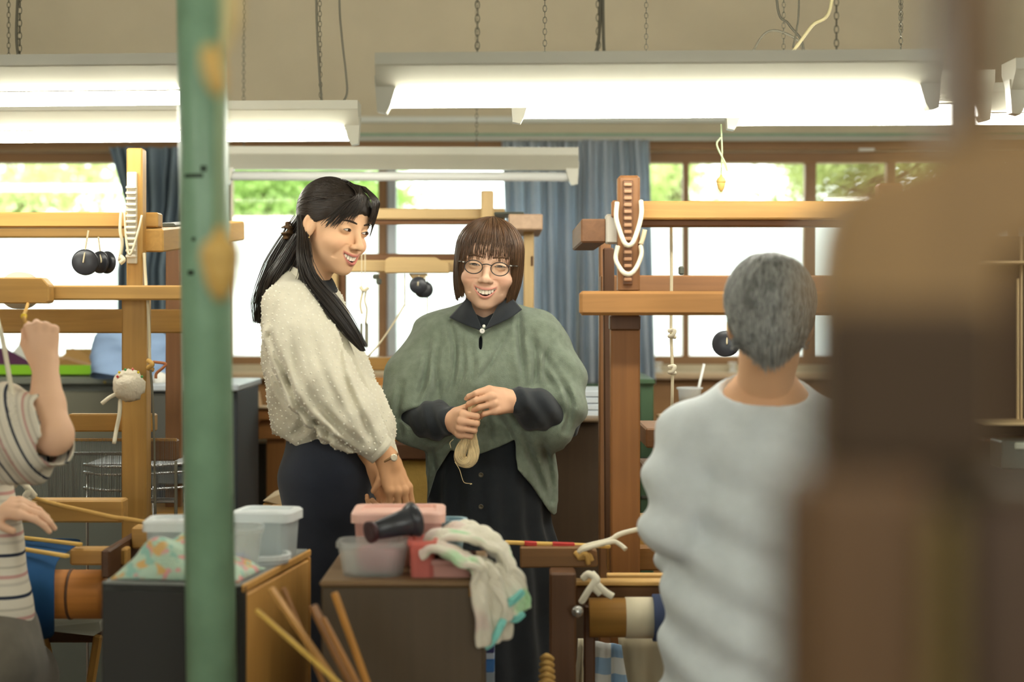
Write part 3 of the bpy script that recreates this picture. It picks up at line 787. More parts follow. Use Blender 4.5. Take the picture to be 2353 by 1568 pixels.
# measuring stick laid on the breast beam
r = thing('measuring_stick', 'yellow measuring stick with red bands lying behind the towel', 'ruler', P(1280, 1255, 3.9))
bm_('stick', P(1160, 1247, 3.88), P(1402, 1256, 3.9), .02, .008, MATS['bamboo'], r, .002)
for a in (1205, 1270, 1130): 
    bm_('red_band', P(a, 1247 + (a - 1160) * .037, 3.878), P(a + (28 if a != 1270 else 50), 1248 + (a - 1140) * .037, 3.88), .021, .009, mat('red_paint', (196, 60, 54), .5), r, .001)
# cloths hanging under the right loom
def hung(name, label, cat, quad, D, m, fold=.012, n=14):
    (a, b_, c_, d_) = [P(*q, D) for q in quad]
    v = []
    for j in range(n + 1):
        for i in range(n + 1):
            u, t = i / n, j / n
            p = a.lerp(b_, u).lerp(d_.lerp(c_, u), t)
            p.y += fold * math.sin(u * 11 + t * 2) * (.4 + t)
            v.append(p)
    o = ob(name, v, [(j * (n + 1) + i, j * (n + 1) + i + 1, (j + 1) * (n + 1) + i + 1, (j + 1) * (n + 1) + i) for j in range(n) for i in range(n)], m, None, True)
    md = o.modifiers.new('thick', 'SOLIDIFY'); md.thickness = .004
    return tag(o, label, cat)
def check_mat():
    m = mat('check_cloth', (224, 226, 222), .9)
    nt = m.node_tree; tc = nt.nodes.new('ShaderNodeTexCoord'); ck = nt.nodes.new('ShaderNodeTexChecker'); ck.inputs['Scale'].default_value = 26
    ck.inputs[1].default_value = lin((226, 228, 222)); ck.inputs[2].default_value = lin((150, 182, 210))
    nt.links.new(tc.outputs['Object'], ck.inputs[0]); nt.links.new(ck.outputs[0], nt.nodes['Principled BSDF'].inputs['Base Color']); return m
hung('dust_cloth', 'blue and white checked cloth hanging under the right loom roller', 'cloth', [(1366, 1474), (1428, 1482), (1456, 1690), (1362, 1690)], 3.98, check_mat())
hung('linen_cloth', 'plain grey-beige cloth hanging beside the checked cloth', 'cloth', [(1420, 1466), (1540, 1466), (1560, 1800), (1450, 1800)], 4.05, mat('beige_cloth', (168, 156, 128), .9))
hung('paper_strip', 'narrow white strip hanging behind the dark front post of the right loom', 'strip', [(1328, 1468), (1341, 1468), (1338, 1600), (1322, 1600)], 3.95, mat('paper_cream', (226, 216, 186), .8), .003, 6)

# ------------------------------------------------------------------ furniture along the window wall
M_gsteel = mat('grey_steel', (104, 108, 98), .5, .4)
r = thing('steel_cabinet', 'grey steel cabinet under the left window with papers on top', 'cabinet', P(120, 1600, 6.1))
pb('cabinet_top', -300, 868, 345, 884, 5.95, .75, mat('steel_top', (118, 122, 110), .45), r)
pb('body', -290, 884, 340, 1586, 6.0, .7, M_gsteel, r)
pb('label_holder', 236, 876, 244, 882, 5.945, .01, mat('brass', (196, 170, 90), .4, metal=.6), r)
for x in (-290, 30): pb('drawer', x + 4, 900, x + 306, 1010, 5.985, .03, mat('steel_drawer', (120, 118, 100), .5), r)
r = thing('storage_unit', 'low dark slate storage unit with a pale top behind the green post', 'cabinet', P(440, 1700, 5.5))
pb('unit_top', 336, 884, 548, 900, 5.4, .5, mat('pale_top', (176, 184, 190), .4), r)
pb('body', 340, 900, 546, 1690, 5.42, .45, mat('slate_panel', (58, 62, 66), .6), r)
pb('shelf', 344, 1040, 430, 1048, 5.41, .02, M_gsteel, r); pb('door', 348, 905, 432, 1030, 5.41, .02, mat('slate_door', (84, 84, 78), .6), r)
r = thing('wire_cart', 'silver wire cart with a clear tray behind the left loom post', 'cart', P(330, 1750, 4.9))
M_chrome = mat('chrome', (206, 210, 214), .15, .5, metal=.9)
for y in (1068, 1086, 1122): rp('rim_wire', [(192, y, 4.85), (240, y + 5, 4.82), (330, y + 4, 4.8), (428, y - 2, 4.8)], .004, M_chrome, r)
pb('tray', 330, 1070, 428, 1114, 4.86, .25, mat('tray_grey', (128, 134, 134), .25), r)
pb('tray_lid', 200, 1064, 428, 1070, 4.84, .25, mat('tray_white', (196, 204, 208), .2), r)
for x in (352, 404, 425, 200): rp('leg_wire', [(x, 1086, 4.85), (x + 2, 1740, 4.85)], .004, M_chrome, r)
pb('lower_shelf', 250, 1178, 428, 1190, 4.85, .25, WL['X'], r)
r = thing('black_cabinet', 'dark narrow cabinet standing behind the bench, right of the green post', 'cabinet', P(575, 1598, 6.1))
pb('body', 548, 1018, 612, 1598, 6.12, .2, mat('black_panel', (50, 46, 40), .6), r); pb('top', 546, 1010, 614, 1020, 6.10, .22, mat('grey_edge', (150, 148, 136), .5), r)
r = thing('dark_cupboard', 'tall dark brown cupboard between the woman in green and the right loom', 'cupboard', P(1310, 1800, 5.2))
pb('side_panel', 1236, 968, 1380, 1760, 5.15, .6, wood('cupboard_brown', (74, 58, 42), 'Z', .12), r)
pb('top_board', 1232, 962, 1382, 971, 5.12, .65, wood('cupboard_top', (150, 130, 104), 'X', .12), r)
for i in range(4):
    y = 899 + i * 15
    o = pb('paper_stack', 1328 + i % 2 * 2, y, 1390, y + 13.5, 5.25, .3, mat('paper_blue_white', (214, 224, 232), .7), None, .002)
    tag(o, ('topmost', 'second', 'third', 'lowest')[i] + ' white paper block stacked on the dark cupboard', 'paper', 'paper blocks on the cupboard')
r = thing('green_locker', 'green painted steel locker edge standing under the right window', 'locker', P(1490, 1700, 5.6))
M_dkgreen = mat('dark_green_paint', (74, 100, 72), .5); pb('side', 1470, 880, 1502, 1640, 5.5, .5, M_dkgreen, r); pb('top_edge', 1466, 872, 1506, 884, 5.48, .54, M_dkgreen, r)
for y in (1052, 1140): pb('hinge', 1473, y, 1504, y + 8, 5.49, .02, MATS['dark_iron'], r)
pb('green_strip', 1324, 884, 1380, 900, 6.9, .1, M_dkgreen, r)
# things on the cabinet at the left window
r = thing('shallow_box', 'bright green shallow box tray on the grey steel cabinet', 'box', P(120, 868, 6.2))
prism('front_side', [(-180, 838), (230, 840), (246, 857), (246, 861), (-180, 861)], 6.05, .01, mat('lime_card', (140, 200, 40), .6), r, 0)
pb('base', -180, 858, 246, 861, 6.06, .4, MATS['lime_card'], r, .001); bm_('end_side', P(238, 849, 6.06), P(238, 840, 6.45), .01, .035, MATS['lime_card'], r)
r = thing('cardboard_box', 'open brown cardboard box behind the raised hand', 'box', P(170, 845, 6.3))
prism('left_side', [(130, 828), (166, 800), (212, 826), (212, 846), (130, 846)], 6.3, .008, mat('cardboard', (190, 146, 92), .8), r, 0)
bm_('flap', P(140, 822, 6.2), P(208, 842, 6.15), .08, .006, MATS['cardboard'], r); pb('back_side', 150, 802, 214, 846, 6.5, .008, MATS['cardboard'], r, .001)
o = prism('paper_sheet', [(14, 826), (60, 775), (90, 790), (120, 830), (90, 838)], 6.25, .002, mat('paper_white', (232, 232, 224), .8), None, 0); tag(o, 'white paper sheet leaning on the grey steel cabinet by the raised hand', 'paper')
o = prism('folder', [(-60, 800), (10, 800), (92, 846), (-60, 846)], 6.22, .012, mat('plum_card', (92, 48, 82), .7), None, 0); tag(o, 'dark purple folder lying in the green tray at the left', 'folder')
o = prism('book', [(130, 834), (150, 826), (222, 846), (130, 846)], 6.12, .01, mat('kraft', (166, 122, 72), .8), None, 0); tag(o, 'brown booklet leaning at the right end of the green tray', 'book')
o = prism('cardboard_carton', [(548, 908), (582, 904), (588, 936), (548, 936)], 5.85, .15, mat('carton_tan', (222, 184, 138), .8), None, 0); tag(o, 'small tan carton standing behind the bench back', 'box')
for px, py in ((412, 872), (444, 872), (368, 872)):
    r_ = MB().lathe([(0, -.03), (.02, -.03), (.024, -.02), (.024, .02), (.02, .03), (0, .03)], 18, axisM(P(px, py, 5.55), (.3, -1, 0))).build('thread_roll', mat('roll_white', (226, 224, 216), .7))
    tag(r_, {412: 'white roll beside the left edge of the green post', 444: 'white roll hidden behind the green post', 368: 'white roll lying behind the left loom post'}[px], 'roll', 'white rolls on the slate unit')
# cup with straw
c = P(1585, 912, 5.3)
r = thing('iced_drink_cup', 'clear plastic cup with a white straw beside the grey haired person', 'cup', c)
MB().lathe([(.026, -.075), (.028, -.075), (.036, .022), (.041, .024), (.041, .029), (.035, .03), (.034, .022), (.026, -.07)], 24, Matrix.Translation(c)).build('cup_body', plastic_clear('cup_plastic', (236, 240, 240), .6), r)
tb('straw', [c + Vector((.01, 0, -.05)), P(1618, 836, 5.3)], .0045, mat('straw_white', (240, 240, 236), .4), r)
MB().lathe([(.024, -.07), (.031, .0), (.0, .001)], 20, Matrix.Translation(c)).build('drink', mat('drink_milk', (206, 206, 200), .3), r)
r = thing('side_table', 'small table holding the drink cup beside the right loom', 'table', P(1600, 1700, 5.3))
pb('table_top', 1530, 968, 1720, 980, 5.2, .35, WL['X'], r)
for x in (1535, 1700):
    for d in (5.22, 5.48): pb('leg', x, 978, x + 14, 700 + 1.4 * FPX / d, d, .03, WL['Z'], r)
for (x, y, lab) in ((1512, 820, 'small white spool by the curtain on the right window sill'), (1684, 850, 'white spool on the sill beside the neck of the grey haired person')):
    MB_ = MB().lathe([(.0, -.022), (.02, -.022), (.02, -.016), (.012, -.014), (.012, .014), (.02, .016), (.02, .022), (0, .022)], 16, Matrix.Translation((XX(x, 7.3), 7.3, ZZ(858, 7.24) + .022)))
    tag(MB_.build('thread_spool', MATS['roll_white']), lab, 'spool', 'spools on the window sill')
# right edge: dark shelf beyond the foreground loom
r = thing('shelf_unit', 'dark shelf with bright slim uprights at the far right edge', 'shelf', P(2420, 1500, 6.3))
pb('back_panel', 2240, 540, 2760, 1600, 6.3, .4, mat('shelf_dark', (62, 46, 34), .7), r); 
for x in (2338, 2346): pb('upright', x, 540 if x == 2346 else 640, x + 3, 975, 6.25, .02, mat('pale_upright', (222, 196, 150), .5), r, .001)
for y in (598, 972, 1010): pb('shelf_board', 2260, y, 2760, y + 6, 6.1, .3, MATS['pale_upright'] if y != 1010 else WD['X'], r, .002)
r = thing('machine_box', 'small dark machine on the shelf at the right edge', 'machine', P(2350, 1050, 5.9))
pb('housing', 2300, 1015, 2480, 1080, 5.9, .15, mat('machine_dark', (70, 76, 70), .3), r); pb('panel', 2332, 1018, 2420, 1034, 5.89, .02, mat('machine_pale', (170, 176, 160), .4), r)

# ------------------------------------------------------------------ foreground loom end, close to the camera at the right
Fg = thing('foreground_loom', 'wooden loom end in shade-darkened brown very close to the camera at the right, fully blurred', 'loom', P(2150, 700 + 1.4 * FPX / .63, .63))
FW = wood('near_wood', (126, 98, 58), 'Z', .2); FWx = wood('near_shaded_wood_x', (86, 61, 32), 'Z', .2); FD = wood('near_dark', (64, 50, 36), 'Z', .1, .9)  # near woods darkened in colour for the shade on this backlit end
pb('post_tip', 2192, -420, 2316, 330, 0.666, .05, wood('near_tip', (92, 70, 42), 'Z'), Fg, .004)
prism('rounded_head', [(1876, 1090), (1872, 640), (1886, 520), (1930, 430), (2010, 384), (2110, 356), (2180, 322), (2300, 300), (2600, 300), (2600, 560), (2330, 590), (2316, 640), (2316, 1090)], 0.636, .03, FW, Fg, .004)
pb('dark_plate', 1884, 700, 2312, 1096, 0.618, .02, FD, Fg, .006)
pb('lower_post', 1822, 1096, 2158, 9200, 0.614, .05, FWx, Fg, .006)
pb('light_batten', 2148, 1180, 2206, 9200, 0.607, .012, wood('near_batten', (108, 92, 52), 'Z'), Fg, .003)
pb('side_panel', 2200, 1105, 2900, 9200, 0.629, .05, wood('near_panel', (66, 46, 26), 'Z'), Fg, .006)
pb('top_rail', 2170, 1092, 2900, 1130, 0.625, .03, wood('near_rail', (84, 72, 50), 'X'), Fg, .004)
# ------------------------------------------------------------------ near cabinets and what stands on them
A = P(560, 1345, 3.2); ZT = A.z
U = Vector((-.989, .149, 0)); V = Vector((.149, .989, 0))
def rot_box(o, w, d, z0, z1, bev=.003):
    """box from corner o, w along U, d along V"""
    v, f = box_geo((0, 0, z0), (w, d, z1), bev)
    return [Vector((o.x, o.y, 0)) + U * p.x + V * p.y + Vector((0, 0, p.z)) for p in v], [tuple(reversed(q)) for q in f]
r = thing('small_cabinet', 'small cabinet with a black front, tan side and grey top beside the green post', 'cabinet', (A.x, A.y, 0))
M_tan = wood('tan_side', (206, 156, 84), 'Z', .1); M_blk = mat('black_laminate', (50, 50, 48), .5, .3)
ob('front_panel', *rot_box(A, .28, .02, .02, ZT - .001), M_blk, r)
ob('side_panel', *rot_box(A + V * .02 , .018, .44, .02, ZT - .02), M_tan, r)
ob('back_edge', *rot_box(A + V * .462, .018, .014, .02, ZT - .015), M_tan, r)
ob('side_panel', *rot_box(A + U * .262 + V * .02, .018, .455, .02, ZT - .02), M_blk, r)
ob('back_panel', *rot_box(A + V * .46 + U * .02, .24, .012, .02, ZT - .02), M_blk, r)
ob('top_edge', *rot_box(A + V * .0, .006, .478, ZT - .016, ZT), M_tan, r)
ob('top_panel', *rot_box(A + U * .006, .274, .478, ZT - .02, ZT), mat('grey_laminate', (128, 132, 128), .45), r)
ob('base', *rot_box(A + V * .02 + U * .01, .26, .44, 0, .03), M_blk, r)
# brown cabinet
BD = 3.3; BZ = ZZ(1335, BD)
bx0, bx1 = XX(738, BD), XX(1110, BD)
r = thing('brown_cabinet', 'dark brown worn wooden cabinet in the centre foreground under the pink boxes', 'cabinet', ((bx0 + bx1) / 2, BD, 0))
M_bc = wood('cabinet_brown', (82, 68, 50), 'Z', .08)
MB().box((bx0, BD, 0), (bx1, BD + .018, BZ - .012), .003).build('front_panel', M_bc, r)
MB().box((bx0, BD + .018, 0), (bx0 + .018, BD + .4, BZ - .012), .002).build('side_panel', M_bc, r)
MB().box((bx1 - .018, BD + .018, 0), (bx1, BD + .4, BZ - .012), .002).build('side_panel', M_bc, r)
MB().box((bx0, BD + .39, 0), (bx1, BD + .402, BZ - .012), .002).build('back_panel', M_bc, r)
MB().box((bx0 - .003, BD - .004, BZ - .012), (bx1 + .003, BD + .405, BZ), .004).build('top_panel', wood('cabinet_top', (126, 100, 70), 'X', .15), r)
MB().box((XX(1078, BD), BD - .0012, ZZ(1372, BD)), (XX(1104, BD), BD + .002, ZZ(1348, BD)), .0008).build('worn_patch', mat('raw_wood', (168, 118, 52), .6), r)

def rrect(w, d, r, n=5):
    pts = []
    for (sx, sy, a0) in ((1, 1, 0), (-1, 1, 90), (-1, -1, 180), (1, -1, 270)):
        for k in range(n + 1):
            a = math.radians(a0 + 90 * k / n)
            pts.append((sx * (w / 2 - r) + r * math.cos(a), sy * (d / 2 - r) + r * math.sin(a)))
    return pts
def loft(rings):
    """rings of equal-length point lists -> tube with end caps"""
    n = len(rings[0]); v = [p for q in rings for p in q]
    f = [(i * n + k, i * n + (k + 1) % n, (i + 1) * n + (k + 1) % n, (i + 1) * n + k) for i in range(len(rings) - 1) for k in range(n)]
    f.append(tuple(range(n))[::-1]); f.append(tuple((len(rings) - 1) * n + k for k in range(n)))
    return v, f
def tub(name, label, c, w, d, h, m, lid=None, taper=.88, yaw=0.0, rad=.02, grp=None, rim=True):
    """open food tub: tapered wall with a rolled rim, optional snap lid"""
    r = thing(name, label, 'box', c, grp)
    ca, sa = math.cos(yaw), math.sin(yaw)
    def ring(sx, z, off=0.0): return [(c[0] + ca * x - sa * y, c[1] + sa * x + ca * y, c[2] + z) for x, y in rrect((w + off) * sx, (d + off) * sx, rad)]
    v, f = loft([ring(taper, 0), ring(taper + (1 - taper) * .1, .004), ring(1, h - .012), ring(1, h - .01, .008 if rim else 0), ring(1, h, .008 if rim else 0), ring(1, h, -.008), ring(taper, .006, -.008)])
    ob('tub_body', v, f, m, r)
    if lid:
        v, f = loft([ring(1, h - .012, .014), ring(1, h + .006, .014), ring(1, h + .010, .006), ring(.86, h + .010), ring(.84, h + .004), ring(.3, h + .004)])
        ob('lid', v, f, lid, r)
    return r
M_clear = plastic_clear('milky_plastic', (214, 218, 214), .34); M_pinkc = plastic_clear('pink_plastic', (236, 188, 176), .86)
M_whitec = plastic_clear('white_plastic', (222, 230, 230), .78)
# pink box group
tub('pink_lidded_box', 'large pale pink lidded plastic box on the brown cabinet', (XX(916, 3.53), 3.55, BZ + .0), S(198, 3.53), .15, S(112, 3.53), M_pinkc, mat('pink_lid', (238, 192, 176), .4), .93, 0.03, .02)
t = tub('clear_tub', 'milky clear tub holding a dark pink lump under the black cone', (XX(858, 3.38), 3.385, BZ), S(158, 3.36), .105, S(78, 3.36), M_clear, None, .86, 0, .03)
MB().lathe([(0, .006), (.036, .007), (.043, .02), (.045, .045), (.038, .054), (0, .056)], 20, Matrix.Translation((XX(872, 3.38), 3.385, BZ))).build('yarn_lump', mat('dusty_pink_yarn', (186, 96, 106), .9, bump=.5), t)
tub('pink_tub', 'small coral pink plastic tub beside the clear tub', (XX(972, 3.37), 3.375, BZ), S(58, 3.37), .085, S(84, 3.37), plastic_clear('coral_plastic', (228, 132, 120), .85), None, .92, 0, .012)
tub('pink_tub', 'flat mauve pink box under the front fold of the towel', (XX(1030, 3.4), 3.40, BZ), S(118, 3.4), .12, S(40, 3.4), mat('mauve_box', (190, 140, 128), .5), None, .95, 0, .012)
tub('blue_bowl', 'pale blue plastic bowl behind the towel', (XX(1030, 3.62), 3.64, BZ), S(78, 3.62), .075, S(84, 3.62), mat('pale_blue_plastic', (150, 184, 196), .35), None, .8, 0, .034)
# black cone of yarn tube
a, b_ = P(856, 1222, 3.365), P(948, 1196, 3.42)
r = thing('yarn_cone', 'empty black plastic yarn cone lying tipped on the clear tub', 'cone', a)
d = (b_ - a).normalized(); Mx = axisM(a, d); Lc = (b_ - a).length
MB().lathe([(.010, 0), (.017, 0), (.027, Lc * .85), (.029, Lc * .9), (.024, Lc * .9), (.014, .004)], 30, Mx).build('cone_wall', M_black, r)
MB().lathe([(.027, Lc * .84), (.032, Lc * .93), (.037, Lc * 1.03), (.034, Lc * 1.05), (.026, Lc * .92)], 30, Mx).build('wide_rim', M_black, r)
MB().lathe([(.012, -.006), (.022, -.008), (.021, .002), (.014, .006)], 24, Mx).build('narrow_rim', mat('maroon_plastic', (70, 44, 46), .4), r)
# white tubs on the small cabinet
zt = ZT
def onA(u, v): q = A + U * u + V * v; return (q.x, q.y, zt)
tub('white_tub', 'tall white lidded tub on the far end of the small cabinet', onA(.065, .37), .115, .105, .088, M_whitec, mat('white_lid', (226, 232, 232), .4), .92, -.15, .02)
t = tub('white_tub', 'milky tub with blue and pink bits inside, right beside the green post', onA(.085, .18), .125, .12, .085, M_clear, None, .85, .1, .04)
for (du, dv, col, nm) in ((-.01, 0, (70, 116, 190), 'blue_bit'), (.02, -.03, (236, 170, 176), 'pink_bit')):
    MB().lathe([(0, 0), (.02, .004), (.024, .018), (.012, .028), (0, .03)], 12, Matrix.Translation(Vector(onA(.07 + du, .16 + dv)) + Vector((0, 0, .006)))).build(nm, mat(nm, col, .7), t)
tub('white_tub', 'white tub left of the green post behind the floral cloth', onA(.215, .22), .10, .10, .085, M_whitec, mat('white_lid', (226, 232, 232), .4), .92, .05, .02)
tub('loose_lid', 'round white plastic lid lying at the tan edge of the small cabinet', onA(.055, .28), .12, .10, .018, mat('white_lid', (226, 232, 232), .4), None, .97, .2, .04)

# towel and cloths (height fields draped over what is below)
def sn(x, y, s=0): 
    return (math.sin(x * 1.7 + s) * math.cos(y * 1.3 - s) + .6 * math.sin(x * 3.1 + y * 2.3 + s * 2) + .35 * math.sin(x * 6.1 - y * 5.2 + s))
def towel_mat(name, col, spots, scale=18, thr=.60):
    m = mat(name, col, .95, .05, bump=.7, bscale=260, sheen=.3)
    nt = m.node_tree; tc = nt.nodes.new('ShaderNodeTexCoord'); prev = None; bs = nt.nodes['Principled BSDF']
    for i, sc in enumerate(spots):
        n = nt.nodes.new('ShaderNodeTexNoise'); n.inputs['Scale'].default_value = scale; n.inputs['Detail'].default_value = 1
        mp = nt.nodes.new('ShaderNodeMapping'); mp.inputs['Location'].default_value = (i * 7.3, i * 3.1, i * 5.7)
        nt.links.new(tc.outputs['Object'], mp.inputs[0]); nt.links.new(mp.outputs[0], n.inputs['Vector'])
        rr = nt.nodes.new('ShaderNodeMapRange'); rr.inputs[1].default_value = thr; rr.inputs[2].default_value = thr + .06
        nt.links.new(n.outputs['Fac'], rr.inputs[0])
        mx = nt.nodes.new('ShaderNodeMix'); mx.data_type = 'RGBA'
        nt.links.new(rr.outputs[0], mx.inputs[0])
        if prev is None: mx.inputs[6].default_value = lin(col)
        else: nt.links.new(prev, mx.inputs[6])
        mx.inputs[7].default_value = lin(sc); prev = mx.outputs[2]
    nt.links.new(prev, bs.inputs['Base Color'])
    return m
M_towel = towel_mat('towel_cream', (228, 222, 202), [(176, 216, 168), (222, 204, 190)], 9, .58)
M_hem = mat('towel_hem', (140, 214, 204), .95, .05, bump=.5)
r = thing('towel', 'crumpled cream towel with green spots and turquoise hem draped over the brown cabinet', 'towel', P(1100, 1330, 3.4))
def sheet(name, path, half, nseg, m, parent, ruff, thick=.008, seed=1.0, nw=30):
    """cloth strip following a path of (point, side vector) with ruffled width"""
    pts = spline([p for p, _ in path], nseg); sd = spline([s for _, s in path], nseg); v = []
    for j, (p, s) in enumerate(zip(pts, sd)):
        t = (pts[min(j + 1, len(pts) - 1)] - pts[max(j - 1, 0)]).normalized()
        nn = s.normalized().cross(t).normalized()
        for i in range(nw + 1):
            u = i / nw * 2 - 1
            q = p + s * u * half + nn * ruff * (sn(u * 3.2, j * .22, seed) + .5 * math.sin(u * 9 + j * .25 + seed))
            v.append(q)
    n = nw + 1
    o = ob(name, v, [(j * n + i, j * n + i + 1, (j + 1) * n + i + 1, (j + 1) * n + i) for j in range(len(pts) - 1) for i in range(nw)], m, parent, True)
    md = o.modifiers.new('thick', 'SOLIDIFY'); md.thickness = thick; md.offset = 0
    md = o.modifiers.new('sub', 'SUBSURF'); md.levels = 1; md.render_levels = 1
    return o
Vx = lambda x, y, z: Vector((x, y, z))
pth = [(P(985, 1262, 3.47), Vx(.02, .09, 0)), (P(1030, 1222, 3.47), Vx(.02, .10, 0)), (P(1085, 1226, 3.47), Vx(0, .11, .0)), (P(1135, 1248, 3.46), Vx(0, .11, 0)), (P(1164, 1290, 3.45), Vx(0, .11, 0)), (P(1172, 1340, 3.44), Vx(0, .11, .0)), (P(1174, 1400, 3.43), Vx(.02, .1, .02))]
sheet('upper_fold', pth, 1.0, 6, M_towel, r, .009, .012, 1.3)
pth2 = [(P(966, 1270, 3.35), Vx(0, .05, 0)), (P(1005, 1258, 3.33), Vx(0, .05, 0)), (P(1060, 1284, 3.32), Vx(0, .06, 0)), (P(1098, 1300, 3.32), Vx(0, .06, 0)), (P(1124, 1335, 3.32), Vx(.03, .05, 0)), (P(1134, 1400, 3.31), Vx(.035, .05, 0)), (P(1138, 1480, 3.31), Vx(.03, .05, .0))]
sheet('front_fold', pth2, 1.0, 6, M_towel, r, .006, .012, 2.2)
pth3 = [(P(1118, 1300, 3.34), Vx(.03, .03, 0)), (P(1160, 1330, 3.34), Vx(.035, .03, 0)), (P(1182, 1380, 3.34), Vx(.03, .03, 0)), (P(1186, 1416, 3.34), Vx(.025, .03, .012))]
sheet('side_fold', pth3, 1.0, 6, M_towel, r, .006, .012, .4)
sheet('hem', [(P(1113, 1488, 3.305), Vx(0, .04, 0)), (P(1132, 1474, 3.30), Vx(0, .045, 0)), (P(1150, 1440, 3.30), Vx(0, .05, 0)), (P(1158, 1424, 3.30), Vx(0, .04, 0))], .12, 5, M_hem, r, .002, .014, .2, 8)
sheet('hem', [(P(1160, 1392, 3.33), Vx(0, .03, .0)), (P(1180, 1380, 3.325), Vx(0, .04, 0)), (P(1204, 1358, 3.33), Vx(0, .03, 0))], .12, 5, M_hem, r, .002, .014, .9, 8)
sheet('hem', [(P(1162, 1414, 3.34), Vx(0, .03, .0)), (P(1184, 1424, 3.335), Vx(0, .04, 0)), (P(1204, 1408, 3.34), Vx(0, .03, 0))], .12, 5, M_hem, r, .002, .014, .9, 8)

r = thing('floral_cloth', 'bundled mint cloth with pink and orange flowers on the small cabinet', 'cloth', onA(.2, .1))
M_floral = towel_mat('floral_print', (196, 222, 200), [(236, 168, 168), (226, 186, 120), (160, 206, 190)], 34, .57)
v = []; nx, ny = 44, 26
for j in range(ny + 1):
    for i in range(nx + 1):
        u, t = i / nx, j / ny
        p = Vector(onA(.015 + .255 * (1 - u), .02 + .17 * t))
        e = min(1, min(u, 1 - u) * 5) * min(1, min(t, 1 - t) * 4)
        h = .066 * (e ** .6) * (.55 + .45 * math.exp(-((u - .38) / .26) ** 2) + .14 * sn(u * 4, t * 4, .7))
        v.append(p + Vector((0, 0, .003 + max(0, h))))
n = nx + 1
o = ob('folds', v, [(j * n + i, j * n + i + 1, (j + 1) * n + i + 1, (j + 1) * n + i) for j in range(ny) for i in range(nx)], M_floral, r, True)
md = o.modifiers.new('thick', 'SOLIDIFY'); md.thickness = .004
# pale blue cloth bag on the far cabinet
r = thing('cloth_bag', 'pale blue cloth bundle standing on the cabinet behind the left loom post', 'bag', P(300, 868, 5.9))
v = []; nu, nv = 36, 20; c = P(302, 864, 5.85)
for j in range(nv + 1):
    for i in range(nu):
        a = 2 * math.pi * i / nu; t = j / nv
        R_ = (.15 - .03 * t) * (1 + .05 * math.sin(a * 5 + t * 3) + .05 * sn(a, t * 4)) * (1 if t < .85 else math.sqrt(max(0, 1 - ((t - .85) / .15) ** 2)) * .9 + .05)
        v.append((c.x + R_ * math.cos(a), c.y + .7 * R_ * math.sin(a), c.z + .155 * t + .015 * math.sin(a * 2)))
ob('bag_body', v, [(j * nu + i, j * nu + (i + 1) % nu, (j + 1) * nu + (i + 1) % nu, (j + 1) * nu + i) for j in range(nv) for i in range(nu)], mat('sky_cloth', (150, 176, 212), .85, .1, bump=.3, bscale=40), r, True)

# wooden slats leaning between the cabinets
for (x0, y0, x1, y1, d0, w, h, lab, col) in (
    (622, 1352, 770, 1568, 3.10, .020, .008, 'wide tan slat leaning steeply between the two cabinets', (196, 146, 76)),
    (588, 1402, 775, 1568, 3.02, .008, .008, 'thin yellow stick slanting across the tan cabinet side', (214, 176, 84)),
    (650, 1352, 742, 1568, 3.14, .012, .007, 'narrow brown slat between the wide tan slat and the brown cabinet', (150, 104, 54)),
    (718, 1392, 806, 1568, 3.08, .024, .008, 'broad brown slat leaning against the brown cabinet', (142, 98, 52)),
    (768, 1362, 842, 1568, 3.12, .013, .010, 'upright golden slat whose top stands highest on the brown cabinet front', (192, 136, 62)),
    (742, 1420, 820, 1568, 3.05, .010, .008, 'short brown slat crowded between the leaning slats', (166, 116, 60))):
    a = P(x0, y0, d0); b_ = P(x1, y1, d0 - .03); dd = (b_ - a); k = (a.z - .004) / -dd.z
    e = a + dd * k
    o = MB().beam(a, e, w, h, .002).build('wooden_stick', wood('slat_%d' % x0, col, 'Z', .12)); tag(o, lab, 'slat', 'slats leaning between the cabinets')
# low things at the floor seen under the towel
r = thing('striped_carton', 'blue and white striped carton standing under the towel', 'box', P(1122, 2000, 3.9))
for i, (y, hgt, col) in enumerate(((1484, 18, (60, 60, 110)), (1502, 14, (190, 200, 214)), (1516, 30, (70, 124, 190)), (1546, 60, (150, 160, 168)))):
    pb('band', 1098, y, 1136, y + hgt, 3.72, .1, mat('carton_%d' % i, col, .6), r, .002)
pb('lower_body', 1098, 1606, 1136, 2170, 3.72, .1, mat('carton_3', (150, 160, 168), .6), r)
r = thing('basket', 'wicker basket rim showing at the bottom beside the dark front post', 'basket', P(1256, 2000, 3.6))
for i in range(7): rp('wicker_coil', [(1246 - i, 1514 + i * 14, 3.6), (1256, 1508 + i * 14, 3.58), (1268 + i, 1516 + i * 14, 3.6)], .006, M_jute, r)
# folding stool with grey cloth at the lower left
r = thing('folding_stool', 'low folding stool with a grey cloth seat behind the striped shirt', 'stool', P(160, 2050, 4.22))
v = [P(70, 1438, 4.07), P(228, 1430, 4.07), P(232, 1452, 4.04), P(215, 1462, 4.02), P(70, 1446, 4.02)]
v2 = [p + Vector((0, .25, .03)) for p in v]
n = 5; o = ob('cloth_seat', v + v2, [(0, 1, 6, 5), (1, 2, 7, 6), (2, 3, 8, 7), (3, 4, 9, 8), (4, 0, 5, 9), (0, 4, 3, 2, 1), (5, 6, 7, 8, 9)], mat('grey_cloth', (150, 152, 140), .9), r)
bm_('leg', P(226, 1460, 4.06), P(150, 1940, 4.06), .02, .02, WL['Z'], r); bm_('leg', P(100, 1460, 4.08), P(240, 2100, 4.08), .02, .02, WL['Z'], r)
bm_('leg', P(226, 1460, 4.28), P(150, 1940, 4.28), .02, .02, WL['Z'], r); bm_('leg', P(100, 1460, 4.30), P(240, 2100, 4.30), .02, .02, WL['Z'], r)
